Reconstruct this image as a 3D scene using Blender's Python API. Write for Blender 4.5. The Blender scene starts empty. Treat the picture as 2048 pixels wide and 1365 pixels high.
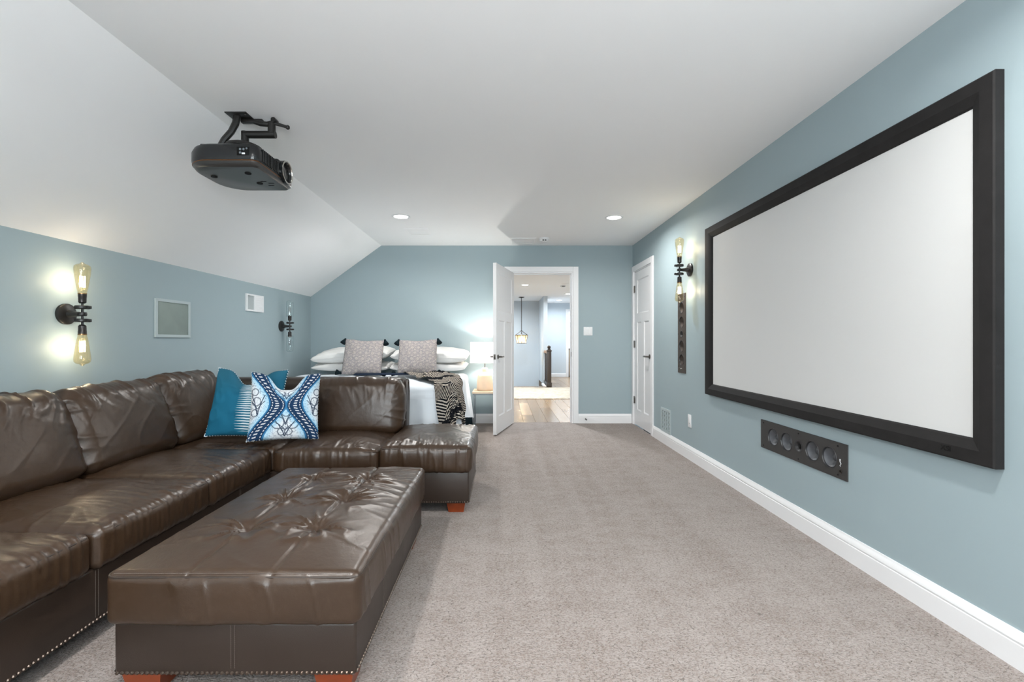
import bpy, bmesh, math, random
import numpy as np
from mathutils import Vector, Matrix, Euler

random.seed(7)
S = bpy.context.scene
COL = S.collection
PI = math.pi

# ------------------------------------------------------------------ camera
cam_d = bpy.data.cameras.new('camera')
cam_d.sensor_width = 36.0
cam_d.lens = 915.0 / 2048.0 * 36.0
cam_d.shift_x = 18.0 / 2048.0
cam_d.clip_start = 0.05
cam = bpy.data.objects.new('camera', cam_d)
cam.location = (0, 0, 1.112)
cam.rotation_euler = (PI / 2, 0, 0)
COL.objects.link(cam)
S.camera = cam

# ------------------------------------------------------------------ world, light, exposure
S.view_settings.view_transform = 'Standard'
S.view_settings.look = 'None'
S.view_settings.gamma = 1.0
S.view_settings.use_curve_mapping = False
S.view_settings.exposure = 0.10
S.cycles.use_denoising = True
S.cycles.use_adaptive_sampling = True
S.cycles.adaptive_threshold = 0.18
S.cycles.adaptive_min_samples = 16
S.cycles.max_bounces = 6
S.cycles.diffuse_bounces = 4
S.cycles.glossy_bounces = 2
S.cycles.transmission_bounces = 2
S.cycles.transparent_max_bounces = 10
S.cycles.sample_clamp_indirect = 6.0
S.cycles.caustics_reflective = False
S.cycles.caustics_refractive = False

world = bpy.data.worlds.new('world')
S.world = world
world.use_nodes = True
bg = world.node_tree.nodes['Background']
bg.inputs[0].default_value = (0.72, 0.85, 1.0, 1)
bg.inputs[1].default_value = 2.0
world.cycles.sampling_method = 'NONE'


def area_light(name, loc, rot, sx, sy, power, color=(1, 1, 1), shape='RECTANGLE', spread=PI):
    d = bpy.data.lights.new(name, 'AREA')
    d.shape = shape
    d.size = sx
    if shape in ('RECTANGLE', 'ELLIPSE'):
        d.size_y = sy
    d.energy = power
    d.color = color
    d.spread = spread
    o = bpy.data.objects.new(name, d)
    o.location = loc
    o.rotation_euler = rot
    COL.objects.link(o)
    return o


# area lights added to light the room, at two unseen windows behind the camera
FILL_POWER = 98.0
for wx in (-1.0, 0.75):
    area_light('window_daylight', (wx, -2.72, 1.35), (PI / 2, 0, 0), 1.25, 1.45, FILL_POWER, (0.93, 0.97, 1.0))

# photographer's flash beside the camera, bounced off the ceiling behind it
area_light('bounce_flash', (0.10, -0.50, 1.45), (PI - 0.12, 0, 0), 0.5, 0.5, 48.0, (0.98, 0.99, 1.0))

CAN_POWER = 25.0
CAN_COL = (1.0, 0.98, 0.95)
HALL_POWER = 60.0

# ------------------------------------------------------------------ helpers: nodes
class X:
    """tiny expression wrapper around shader sockets"""
    def __init__(s, nt, v): s.nt, s.v = nt, v
    def _m(s, op, *a):
        n = s.nt.nodes.new('ShaderNodeMath'); n.operation = op
        for i, q in enumerate((s,) + a):
            q = q.v if isinstance(q, X) else q
            if isinstance(q, (int, float)): n.inputs[i].default_value = q
            else: s.nt.links.new(q, n.inputs[i])
        return X(s.nt, n.outputs[0])
    def __add__(s, o): return s._m('ADD', o)
    def __sub__(s, o): return s._m('SUBTRACT', o)
    def __mul__(s, o): return s._m('MULTIPLY', o)
    def __truediv__(s, o): return s._m('DIVIDE', o)
    def abs(s): return s._m('ABSOLUTE')
    def sin(s): return s._m('SINE')
    def cos(s): return s._m('COSINE')
    def frac(s): return s._m('FRACT')
    def floor(s): return s._m('FLOOR')
    def lt(s, o): return s._m('LESS_THAN', o)
    def gt(s, o): return s._m('GREATER_THAN', o)
    def mn(s, o): return s._m('MINIMUM', o)
    def mx(s, o): return s._m('MAXIMUM', o)
    def pw(s, o): return s._m('POWER', o)
    def sq(s): return s._m('MULTIPLY', s)
    def smooth(s, a, b):
        n = s.nt.nodes.new('ShaderNodeMapRange'); n.interpolation_type = 'SMOOTHSTEP'
        s.nt.links.new(s.v, n.inputs[0])
        n.inputs[1].default_value = a; n.inputs[2].default_value = b
        n.inputs[3].default_value = 0.0; n.inputs[4].default_value = 1.0
        return X(s.nt, n.outputs[0])


def new_mat(name):
    m = bpy.data.materials.new(name)
    m.use_nodes = True
    nt = m.node_tree
    b = nt.nodes['Principled BSDF']
    return m, nt, b


def setv(nt, sock, v):
    if isinstance(v, X): nt.links.new(v.v, sock)
    elif isinstance(v, bpy.types.NodeSocket): nt.links.new(v, sock)
    elif isinstance(v, (tuple, list)): sock.default_value = (*v, 1) if len(v) == 3 else v
    else: sock.default_value = v


def mixc(nt, fac, a, b):
    n = nt.nodes.new('ShaderNodeMix'); n.data_type = 'RGBA'
    setv(nt, n.inputs[0], fac); setv(nt, n.inputs[6], a); setv(nt, n.inputs[7], b)
    return n.outputs[2]


def coords(nt, kind='Object', scale=(1, 1, 1), rot=(0, 0, 0)):
    t = nt.nodes.new('ShaderNodeTexCoord')
    m = nt.nodes.new('ShaderNodeMapping')
    m.inputs['Scale'].default_value = scale
    m.inputs['Rotation'].default_value = rot
    nt.links.new(t.outputs[kind], m.inputs[0])
    return m.outputs[0]


def noise(nt, vec, scale, detail=2.0, rough=0.5, dist=0.0):
    n = nt.nodes.new('ShaderNodeTexNoise')
    n.inputs['Scale'].default_value = scale
    n.inputs['Detail'].default_value = detail
    n.inputs['Roughness'].default_value = rough
    n.inputs['Distortion'].default_value = dist
    nt.links.new(vec, n.inputs['Vector'])
    return X(nt, n.outputs[0])


def voronoi(nt, vec, scale, feature='F1'):
    n = nt.nodes.new('ShaderNodeTexVoronoi'); n.feature = feature
    n.inputs['Scale'].default_value = scale
    nt.links.new(vec, n.inputs['Vector'])
    return X(nt, n.outputs['Distance'])


def bump(nt, bsdf, h, strength=0.3, dist=0.01):
    n = nt.nodes.new('ShaderNodeBump')
    n.inputs['Strength'].default_value = strength
    n.inputs['Distance'].default_value = dist
    setv(nt, n.inputs['Height'], h)
    nt.links.new(n.outputs[0], bsdf.inputs['Normal'])


def uvxy(nt):
    t = nt.nodes.new('ShaderNodeTexCoord')
    sep = nt.nodes.new('ShaderNodeSeparateXYZ')
    nt.links.new(t.outputs['UV'], sep.inputs[0])
    return X(nt, sep.outputs[0]), X(nt, sep.outputs[1]), t.outputs['UV']


M = {}


def plain(name, col, rough=0.5, metal=0.0, spec=0.5, var=0.0, vscale=20.0, bmp=0.0, bscale=200.0):
    m, nt, b = new_mat(name)
    b.inputs['Roughness'].default_value = rough
    b.inputs['Metallic'].default_value = metal
    b.inputs['Specular IOR Level'].default_value = spec
    v = coords(nt)
    if var:
        n = noise(nt, v, vscale, 3)
        lo = tuple(c * (1 - var) for c in col); hi = tuple(min(1, c * (1 + var)) for c in col)
        setv(nt, b.inputs['Base Color'], mixc(nt, n, lo, hi))
    else:
        b.inputs['Base Color'].default_value = (*col, 1)
    if bmp:
        bump(nt, b, noise(nt, v, bscale, 2), bmp, 0.003)
    M[name] = m
    return m


WALL = (0.325, 0.405, 0.432)
plain('wall_paint', WALL, 0.55, spec=0.3, var=0.02, vscale=3)
plain('ceiling_paint', (0.92, 0.92, 0.925), 0.7, spec=0.2, var=0.01, vscale=2)
plain('hall_paint', (0.58, 0.64, 0.69), 0.6, spec=0.3, var=0.02, vscale=3)
plain('trim_white', (0.82, 0.82, 0.83), 0.35, spec=0.4, var=0.01)
plain('door_white', (0.76, 0.76, 0.77), 0.38, spec=0.4, var=0.01)
plain('plastic_white', (0.80, 0.81, 0.82), 0.35)
plain('painted_grille', (0.44, 0.51, 0.52), 0.5, spec=0.3)
plain('screen_white', (0.63, 0.635, 0.63), 0.55, spec=0.15)
plain('frame_velvet', (0.014, 0.013, 0.013), 0.7, spec=0.25, var=0.35, vscale=14, bmp=0.1)
plain('black_metal', (0.012, 0.011, 0.010), 0.38, spec=0.5, var=0.2)
plain('bronze_metal', (0.05, 0.035, 0.025), 0.35, metal=0.8)
plain('dark_socket', (0.045, 0.04, 0.038), 0.3, metal=0.6)
plain('brass_socket', (0.25, 0.15, 0.07), 0.3, metal=0.9)
plain('nickel', (0.17, 0.155, 0.14), 0.34, metal=1.0)
plain('nail_bronze', (0.14, 0.105, 0.085), 0.3, metal=0.9)
plain('projector_plastic', (0.010, 0.011, 0.012), 0.22, spec=0.5)
plain('projector_bottom', (0.035, 0.032, 0.030), 0.3, spec=0.5, var=0.1)
plain('copper_trim', (0.24, 0.10, 0.04), 0.3, metal=0.9)
plain('silver_ring', (0.62, 0.60, 0.56), 0.25, metal=1.0)
plain('lens_glass', (0.035, 0.030, 0.028), 0.06, spec=0.9)
plain('matte_black', (0.006, 0.006, 0.006), 0.8, spec=0.2)
plain('speaker_baffle', (0.040, 0.038, 0.037), 0.55, spec=0.35)
plain('speaker_cone', (0.085, 0.09, 0.10), 0.38, spec=0.5)
plain('speaker_ring', (0.025, 0.025, 0.027), 0.4)
plain('speaker_bronze', (0.055, 0.042, 0.034), 0.5, spec=0.35)
plain('grille_green', (0.235, 0.285, 0.265), 0.55, spec=0.4, var=0.12, vscale=9, bmp=0.1, bscale=500)
plain('duct_grey', (0.40, 0.44, 0.45), 0.6)
plain('dark_void', (0.02, 0.025, 0.027), 0.9, spec=0.1)
plain('linen_white', (0.80, 0.79, 0.77), 0.85, spec=0.15, var=0.03, bmp=0.15, bscale=400)
plain('duvet_white', (0.78, 0.83, 0.88), 0.85, spec=0.15, var=0.02, bmp=0.1, bscale=300)
plain('mattress_white', (0.76, 0.76, 0.75), 0.85, spec=0.15)
plain('tassel_black', (0.007, 0.014, 0.018), 0.9, spec=0.1, var=0.4, vscale=150)
plain('navy_cloth', (0.018, 0.028, 0.05), 0.9, spec=0.1, var=0.3, vscale=80)
plain('lamp_ceramic', (0.62, 0.47, 0.34), 0.45, spec=0.4, var=0.08, vscale=14)
plain('light_wood', (0.60, 0.47, 0.33), 0.5, var=0.12, vscale=18)
plain('grey_steel', (0.20, 0.23, 0.25), 0.4, metal=0.5)
plain('dark_wood', (0.035, 0.022, 0.015), 0.35, var=0.3, vscale=25)
plain('warm_wood', (0.34, 0.19, 0.09), 0.35, var=0.2, vscale=20)
plain('vanity_wood', (0.50, 0.38, 0.25), 0.5, var=0.1)
plain('counter_dark', (0.12, 0.08, 0.06), 0.3)
plain('stitch_thread', (0.12, 0.095, 0.08), 0.6)
plain('stitch_white', (0.70, 0.76, 0.80), 0.8, spec=0.1)
plain('joint_dark', (0.10, 0.06, 0.03), 0.6)


def emissive(name, col, strength):
    m, nt, b = new_mat(name)
    b.inputs['Base Color'].default_value = (0.8, 0.8, 0.8, 1)
    b.inputs['Emission Color'].default_value = (*col, 1)
    b.inputs['Emission Strength'].default_value = strength
    m.cycles.emission_sampling = 'NONE'
    M[name] = m


emissive('can_emit', (1.0, 0.97, 0.92), 9.0)
emissive('filament_emit', (1.0, 0.70, 0.36), 26.0)
emissive('pendant_emit', (1.0, 0.80, 0.52), 7.0)
emissive('window_glow', (0.85, 0.93, 1.0), 4.0)


def thin_glass(name, tint, gloss=0.10, density=1.0):
    m, nt, b = new_mat(name)
    nt.nodes.remove(b)
    out = nt.nodes['Material Output']
    tr = nt.nodes.new('ShaderNodeBsdfTransparent'); tr.inputs[0].default_value = (*tint, 1)
    gl = nt.nodes.new('ShaderNodeBsdfGlossy'); gl.inputs['Roughness'].default_value = 0.03
    lw = nt.nodes.new('ShaderNodeLayerWeight'); lw.inputs[0].default_value = 0.35
    k = X(nt, lw.outputs['Facing']).pw(2.0) * 0.6 + gloss
    mx = nt.nodes.new('ShaderNodeMixShader')
    setv(nt, mx.inputs[0], k)
    nt.links.new(tr.outputs[0], mx.inputs[1]); nt.links.new(gl.outputs[0], mx.inputs[2])
    nt.links.new(mx.outputs[0], out.inputs[0])
    M[name] = m


thin_glass('amber_glass', (0.97, 0.88, 0.70), 0.06)
thin_glass('clear_glass', (0.93, 0.96, 0.96), 0.07)
thin_glass('window_glass', (0.96, 0.98, 0.98), 0.04)


def frosted(name, tint):
    m, nt, b = new_mat(name)
    nt.nodes.remove(b)
    tr = nt.nodes.new('ShaderNodeBsdfTransparent'); tr.inputs[0].default_value = (*tint, 1)
    tl = nt.nodes.new('ShaderNodeBsdfTranslucent'); tl.inputs[0].default_value = (*tint, 1)
    x = nt.nodes.new('ShaderNodeMixShader'); x.inputs[0].default_value = 0.4
    nt.links.new(tr.outputs[0], x.inputs[1]); nt.links.new(tl.outputs[0], x.inputs[2])
    nt.links.new(x.outputs[0], nt.nodes['Material Output'].inputs[0])
    M[name] = m


frosted('lantern_glass', (0.95, 0.78, 0.52))


def lampshade_mat():
    m, nt, b = new_mat('lampshade')
    nt.nodes.remove(b)
    d = nt.nodes.new('ShaderNodeBsdfDiffuse'); d.inputs[0].default_value = (0.85, 0.83, 0.80, 1)
    t = nt.nodes.new('ShaderNodeBsdfTranslucent'); t.inputs[0].default_value = (0.70, 0.63, 0.59, 1)
    x = nt.nodes.new('ShaderNodeMixShader'); x.inputs[0].default_value = 0.38
    nt.links.new(d.outputs[0], x.inputs[1]); nt.links.new(t.outputs[0], x.inputs[2])
    nt.links.new(x.outputs[0], nt.nodes['Material Output'].inputs[0])
    M['lampshade'] = m


lampshade_mat()


def leather_mat():
    m, nt, b = new_mat('leather')
    v = coords(nt)
    big = noise(nt, v, 3.0, 3)
    fine = noise(nt, v, 38.0, 4, 0.6)
    c = mixc(nt, big, (0.029, 0.0152, 0.0076), (0.049, 0.0270, 0.0148))
    c2 = mixc(nt, fine.smooth(0.40, 0.90) * 0.3, c, (0.072, 0.048, 0.034))
    setv(nt, b.inputs['Base Color'], c2)
    setv(nt, b.inputs['Roughness'], noise(nt, v, 9.0, 3) * 0.16 + 0.25)
    b.inputs['Specular IOR Level'].default_value = 0.57
    vs = coords(nt, scale=(1.0, 1.0, 1.0))
    grain = voronoi(nt, vs, 420.0)
    cre = noise(nt, vs, 34.0, 3, 0.6, 0.4)
    h = grain * 0.06 + cre * 0.5
    bump(nt, b, h, 0.20, 0.008)
    M['leather'] = m


leather_mat()


def leather_smooth():
    m, nt, b = new_mat('leather_panel')
    v = coords(nt)
    big = noise(nt, v, 4.0, 3)
    setv(nt, b.inputs['Base Color'], mixc(nt, big, (0.022, 0.0135, 0.0095), (0.034, 0.0225, 0.0165)))
    setv(nt, b.inputs['Roughness'], noise(nt, v, 12.0, 3) * 0.15 + 0.30)
    b.inputs['Specular IOR Level'].default_value = 0.5
    h = voronoi(nt, v, 450.0) * 0.15 + noise(nt, v, 8.0, 3, 0.5, 0.6)
    bump(nt, b, h, 0.16, 0.008)
    M['leather_panel'] = m


leather_smooth()


def carpet_mat():
    m, nt, b = new_mat('carpet')
    v = coords(nt)
    vs = coords(nt, scale=(1.0, 1.55, 1.0))
    cells = voronoi(nt, vs, 105.0)                       # loops
    dash = voronoi(nt, coords(nt, scale=(0.60, 1.4, 1.0)), 78.0, 'DISTANCE_TO_EDGE')
    gap = X(nt, dash.v).smooth(0.0, 0.085)               # 0 in the gaps between the pile clumps
    gsel = noise(nt, v, 85.0, 2).smooth(0.44, 0.58)
    gap = (gap * -1.0 + 1.0) * gsel
    fine = noise(nt, v, 240.0, 2, 0.75)
    patch = noise(nt, coords(nt, scale=(1.0, 2.0, 1.0)), 3.2, 5, 0.68)
    streak = noise(nt, coords(nt, scale=(7.0, 0.30, 1.0), rot=(0, 0, 0.07)), 1.0, 2, 0.5)   # vacuum strokes
    tone = (patch * 0.55 + streak * 0.45 + (noise(nt, v, 16.0, 3) - 0.5) * 0.30).smooth(0.34, 0.64)
    c = mixc(nt, tone, (0.200, 0.157, 0.133), (0.305, 0.262, 0.240))
    c = mixc(nt, fine.smooth(0.30, 0.75), mixc(nt, 0.45, c, (0.16, 0.12, 0.10)), c)
    c = mixc(nt, (fine * cells * 2.0).smooth(0.1, 0.75) * 0.35, c, (0.50, 0.46, 0.44))
    c = mixc(nt, gap * 0.72, c, (0.085, 0.065, 0.055))
    setv(nt, b.inputs['Base Color'], c)
    b.inputs['Roughness'].default_value = 0.95
    b.inputs['Specular IOR Level'].default_value = 0.08
    b.inputs['Sheen Weight'].default_value = 0.15
    h = (cells * -1.0 + 1.0) * 0.6 + fine * 0.6 - gap * 0.9
    bump(nt, b, h, 0.55, 0.008)
    M['carpet'] = m


carpet_mat()


def plank_mat(i, col):
    m, nt, b = new_mat('oak_%d' % i)
    v = coords(nt, scale=(1, 0.08, 1))
    g = noise(nt, v, 60.0, 4, 0.6)
    lo = tuple(c * 0.72 for c in col)
    setv(nt, b.inputs['Base Color'], mixc(nt, g, lo, col))
    b.inputs['Roughness'].default_value = 0.22
    b.inputs['Specular IOR Level'].default_value = 0.5
    M['oak_%d' % i] = m


for i, c in enumerate(((0.29, 0.18, 0.095), (0.34, 0.22, 0.12), (0.24, 0.15, 0.075), (0.38, 0.25, 0.14))):
    plank_mat(i, c)


def rug_mat():
    m, nt, b = new_mat('rug_pile')
    v = coords(nt)
    n1 = noise(nt, coords(nt, scale=(1.5, 4, 1)), 5.0, 4, 0.7, 1.0)
    c = mixc(nt, n1.smooth(0.40, 0.62), (0.40, 0.335, 0.25), (0.60, 0.55, 0.47))
    setv(nt, b.inputs['Base Color'], c)
    b.inputs['Roughness'].default_value = 0.95
    bump(nt, b, noise(nt, v, 150.0, 2), 0.4, 0.006)
    M['rug_pile'] = m


rug_mat()


def teal_mat():
    m, nt, b = new_mat('teal_ikat')
    u, v, uv = uvxy(nt)                                   # u, v in 0..1
    weave = noise(nt, coords(nt, 'UV', (1, 8, 1)), 90.0, 2)
    k = (v * 26.0 + (noise(nt, coords(nt, 'UV'), 14.0, 1) - 0.5) * 0.25).frac() - 0.5
    w = ((u - 0.41) * 2.0).mx(0.0).mn(0.29) * u.lt(0.74)
    rag = noise(nt, coords(nt, 'UV', (1, 26, 1)), 9.0, 2) * 0.10
    stripe = (k.abs() - (w - rag * 0.6)).lt(0.0) * u.gt(0.41) * u.lt(0.74) * v.gt(0.06)
    teal = mixc(nt, weave, (0.008, 0.095, 0.165), (0.016, 0.150, 0.250))
    teal = mixc(nt, v.smooth(0.55, 0.95) * 0.5, teal, (0.028, 0.105, 0.145))  # duller top paints the uneven light into the cloth colour
    c = mixc(nt, stripe * 0.92, teal, (0.66, 0.74, 0.76))
    setv(nt, b.inputs['Base Color'], c)
    b.inputs['Roughness'].default_value = 0.85
    b.inputs['Specular IOR Level'].default_value = 0.15
    bump(nt, b, noise(nt, coords(nt, 'UV'), 130.0, 2), 0.15, 0.004)
    M['teal_ikat'] = m


teal_mat()


def damask_mat():
    m, nt, b = new_mat('navy_damask')
    u0, v0, uv = uvxy(nt)
    jit = (noise(nt, uv, 26.0, 2) - 0.5) * 0.035
    U = u0 * 2.0 - 1.0 + jit
    V = v0 * 2.0 - 1.0 + jit
    A = (U - 0.02).abs()
    cen = ((V - 0.06) * PI * 0.94).cos() * -0.30 + 0.53   # wavy band centre line
    dd = (A - cen)
    d = dd.abs()
    band = d.lt(0.205)
    halo = d.lt(0.25)
    arc = V * 34.0
    dash1 = (dd + 0.150).abs().lt(0.015) * (arc * 2.2).sin().gt(-0.1)
    dash2 = (dd - 0.150).abs().lt(0.015) * (arc * 2.2).sin().gt(-0.1)
    rung = (dd - 0.02).abs().lt(0.050) * (arc * 2.0 + dd * 12.0).sin().gt(0.25)
    # sprigs in the pale lobes: mirrored stems and curls, dots
    def stem(v_base, k, width, lo, hi, bend):
        t = V - v_base
        return ((A - (t * k + t.sq() * bend)).abs().lt(width)) * t.gt(lo) * t.lt(hi)
    sp = stem(-0.92, 0.35, 0.016, 0.0, 0.55, 0.55)
    sp = sp.mx(stem(-0.72, 0.9, 0.014, 0.0, 0.24, 2.2))
    sp = sp.mx(stem(-0.60, 0.10, 0.013, 0.0, 0.34, 1.0))
    sp = sp.mx(stem(0.34, 0.30, 0.016, 0.0, 0.46, 0.9))
    sp = sp.mx(stem(0.46, 1.3, 0.014, 0.0, 0.2, 1.5))
    A2 = (A - 0.80).abs()
    t2 = V + 0.30
    sp = sp.mx((A2 - (t2 * 0.18 + t2.sq() * 0.25)).abs().lt(0.014) * t2.gt(0.0) * t2.lt(0.6))
    t3 = V + 0.12
    sp = sp.mx((A2 - (t3 * 0.6 + t3.sq() * 1.0)).abs().lt(0.014) * t3.gt(0.0) * t3.lt(0.25))
    def petal(a0, b0, r0, sy=1.0, w=0.016):
        q = ((A - a0).sq() + ((V - b0) * sy).sq()).pw(0.5)
        return (q - r0).abs().lt(w)
    for pt in ((0.21, -0.52, 0.17), (0.0, -0.22, 0.12), (0.10, -0.78, 0.10), (0.20, 0.62, 0.16), (0.0, 0.42, 0.10), (0.84, 0.10, 0.12), (0.90, 0.38, 0.10), (0.88, -0.22, 0.10)):
        sp = sp.mx(petal(*pt) * 0.8)
    dots = voronoi(nt, uv, 19.0).lt(0.20)
    curl = ((noise(nt, uv, 8.0, 1, 0.4, 1.0) - 0.5).abs()).lt(0.014)
    lat = dots.mx(curl) * 0.55
    ring = ((noise(nt, uv, 22.0, 1) - 0.5).abs()).lt(0.02) * 0.35
    edge = d.smooth(0.52, 0.27)
    white = mixc(nt, edge, (0.70, 0.73, 0.76), (0.40, 0.62, 0.76))
    white = mixc(nt, lat.mx(ring), white, (0.10, 0.15, 0.24))
    white = mixc(nt, sp * 0.95, white, (0.012, 0.03, 0.07))
    c = mixc(nt, halo, white, (0.03, 0.16, 0.33))
    navy = mixc(nt, noise(nt, uv, 60.0, 2), (0.008, 0.022, 0.06), (0.015, 0.05, 0.12))
    c = mixc(nt, band, c, navy)
    c = mixc(nt, dash1.mx(dash2).mx(rung) * 0.9, c, (0.70, 0.70, 0.70))
    setv(nt, b.inputs['Base Color'], c)
    b.inputs['Roughness'].default_value = 0.85
    b.inputs['Specular IOR Level'].default_value = 0.15
    bump(nt, b, noise(nt, uv, 140.0, 2), 0.15, 0.004)
    M['navy_damask'] = m


damask_mat()


def ikat_grey_mat():
    m, nt, b = new_mat('grey_ikat')
    u, v, uv = uvxy(nt)
    j = (noise(nt, uv, 30.0, 2) - 0.5) * 0.10
    row = (v * 6.0).floor()
    a = ((u * 6.5 + (row * 0.5).frac() + j).frac() - 0.5).abs()
    q = ((v * 6.0 + j).frac() - 0.5).abs()
    dist = a * 1.0 + q * 1.0
    ring = ((dist * 9.0).sin()).smooth(0.25, 0.75)
    n1 = noise(nt, uv, 70.0, 3, 0.7).smooth(0.38, 0.68) * 0.75
    base = mixc(nt, noise(nt, uv, 4.0, 2), (0.23, 0.225, 0.25), (0.33, 0.29, 0.285))
    c = mixc(nt, ring * n1, base, (0.64, 0.56, 0.46))
    c = mixc(nt, noise(nt, coords(nt, 'UV', (1.0, 0.35, 1)), 75.0, 2, 0.6).smooth(0.5, 0.66) * 0.6, c, (0.60, 0.54, 0.47))
    setv(nt, b.inputs['Base Color'], c)
    b.inputs['Roughness'].default_value = 0.9
    b.inputs['Specular IOR Level'].default_value = 0.1
    bump(nt, b, noise(nt, uv, 160.0, 2), 0.2, 0.004)
    M['grey_ikat'] = m


ikat_grey_mat()


def throw_mat():
    m, nt, b = new_mat('black_weave')
    u, v, uv = uvxy(nt)                                   # u across 0..1, v along in the same unit
    j = noise(nt, uv, 9.0, 3, 0.6) * 1.5
    block = noise(nt, uv, 4.2, 1).gt(0.47)
    s1 = ((u * 1.0 + v * 1.0) * 230.0 + j * 2.0).sin()
    s2 = ((u * 1.0 - v * 1.0) * 230.0 + j * 2.0).sin()
    mixs = s1 * block + s2 * (block * -1.0 + 1.0)
    brk = (noise(nt, uv, 70.0, 2) - 0.5) * 2.2
    bands = ((v * 9.0 + j * 1.4).sin()).gt(0.93) * 0.9
    w = (mixs * 1.2 + brk - bands * 1.3).gt(0.30) * 0.85
    cream = mixc(nt, noise(nt, uv, 11.0, 2), (0.52, 0.42, 0.32), (0.72, 0.68, 0.62))
    c = mixc(nt, w, (0.010, 0.011, 0.014), cream)
    setv(nt, b.inputs['Base Color'], c)
    b.inputs['Roughness'].default_value = 0.95
    b.inputs['Specular IOR Level'].default_value = 0.08
    bump(nt, b, mixs, 0.4, 0.006)
    M['black_weave'] = m


throw_mat()

# ------------------------------------------------------------------ helpers: geometry
class MB:
    def __init__(s): s.v, s.f, s.uv = [], [], None
    def add(s, vs, fs):
        o = len(s.v); s.v += [tuple(p) for p in vs]; s.f += [tuple(i + o for i in q) for q in fs]; return s
    def box(s, x0, x1, y0, y1, z0, z1):
        return s.add([(x0, y0, z0), (x1, y0, z0), (x1, y1, z0), (x0, y1, z0), (x0, y0, z1), (x1, y0, z1), (x1, y1, z1), (x0, y1, z1)],
                     [(0, 3, 2, 1), (4, 5, 6, 7), (0, 1, 5, 4), (1, 2, 6, 5), (2, 3, 7, 6), (3, 0, 4, 7)])
    def bbox(s, x0, x1, y0, y1, z0, z1, r=0.005, seg=2):
        bm = bmesh.new(); bmesh.ops.create_cube(bm, size=1.0)
        for q in bm.verts:
            q.co = Vector(((x0 + x1) / 2 + q.co.x * (x1 - x0), (y0 + y1) / 2 + q.co.y * (y1 - y0), (z0 + z1) / 2 + q.co.z * (z1 - z0)))
        bmesh.ops.bevel(bm, geom=list(bm.edges), offset=r, segments=seg, profile=0.5, affect='EDGES')
        bm.verts.index_update()
        s.add([q.co[:] for q in bm.verts], [[q.index for q in f.verts] for f in bm.faces]); bm.free(); return s
    def poly(s, pts, axis, a0, a1):
        """extrude a polygon; pts are the two other coordinates in xyz order; axis 0/1/2"""
        n = len(pts)
        def mk(p, a):
            q = list(p); q.insert(axis, a); return q
        vs = [mk(p, a0) for p in pts] + [mk(p, a1) for p in pts]
        fs = [tuple(range(n))[::-1], tuple(range(n, 2 * n))] + [(i, (i + 1) % n, n + (i + 1) % n, n + i) for i in range(n)]
        return s.add(vs, fs)
    def frame(s, axis, a0, a1, hu, hv, w, w2=None):
        """mitred rectangular frame about the origin; thin along axis a0..a1, half sizes hu, hv, member width w"""
        w2 = w if w2 is None else w2
        O_ = [(-hu, -hv), (hu, -hv), (hu, hv), (-hu, hv)]
        I_ = [(-hu + w, -hv + w2), (hu - w, -hv + w2), (hu - w, hv - w2), (-hu + w, hv - w2)]
        vs = []
        for a in (a0, a1):
            for p in O_ + I_:
                q = list(p); q.insert(axis, a); vs.append(tuple(q))
        fs = []
        for k in range(4):
            j = (k + 1) % 4
            fs += [(k, j, 4 + j, 4 + k), (8 + k, 8 + j, 12 + j, 12 + k), (k, j, 8 + j, 8 + k), (4 + k, 4 + j, 12 + j, 12 + k)]
        return s.add(vs, fs)
    def tube(s, path, r, seg=8, cap=True, closed=False):
        path = [Vector(p) for p in path]; n = len(path)
        rs = r if isinstance(r, (list, tuple)) else [r] * n
        up = None; rings = []
        for i, p in enumerate(path):
            a = path[(i - 1) % n] if (i or closed) else p
            c = path[(i + 1) % n] if (i < n - 1 or closed) else p
            t = (c - a).normalized()
            if up is None:
                up = t.orthogonal().normalized()
            up = (up - t * up.dot(t)).normalized()
            w = t.cross(up)
            rings.append([p + (up * math.cos(2 * PI * k / seg) + w * math.sin(2 * PI * k / seg)) * rs[i] for k in range(seg)])
        vs = [q for ring in rings for q in ring]; fs = []
        m = n if closed else n - 1
        for i in range(m):
            for k in range(seg):
                a = i * seg + k; b_ = i * seg + (k + 1) % seg
                j = ((i + 1) % n) * seg
                fs.append((a, b_, j + (k + 1) % seg, j + k))
        if cap and not closed:
            fs.append(tuple(range(seg))[::-1]); fs.append(tuple((n - 1) * seg + k for k in range(seg)))
        return s.add(vs, fs)
    def lathe(s, prof, seg=24, axis='z', o=(0, 0, 0), cap=True):
        """prof: list of (radius, height)"""
        vs = []; fs = []
        for r, h in prof:
            for k in range(seg):
                a = 2 * PI * k / seg
                c, d = r * math.cos(a), r * math.sin(a)
                p = {'z': (c, d, h), 'x': (h, c, d), 'y': (d, h, c)}[axis]
                vs.append((p[0] + o[0], p[1] + o[1], p[2] + o[2]))
        n = len(prof)
        for i in range(n - 1):
            for k in range(seg):
                fs.append((i * seg + k, i * seg + (k + 1) % seg, (i + 1) * seg + (k + 1) % seg, (i + 1) * seg + k))
        if cap:
            if prof[0][0] > 1e-6: fs.append(tuple(range(seg))[::-1])
            if prof[-1][0] > 1e-6: fs.append(tuple((n - 1) * seg + k for k in range(seg)))
        return s.add(vs, fs)
    def sphere(s, c, r, sz=1.0, seg=10, rings=6):
        prof = [(max(1e-7, r * math.sin(PI * i / rings)), -r * sz * math.cos(PI * i / rings)) for i in range(rings + 1)]
        return s.lathe(prof, seg, 'z', c, cap=False)
    def xf(s, mat, start=0):
        s.v[start:] = [tuple(mat @ Vector(p)) for p in s.v[start:]]; return s
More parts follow.
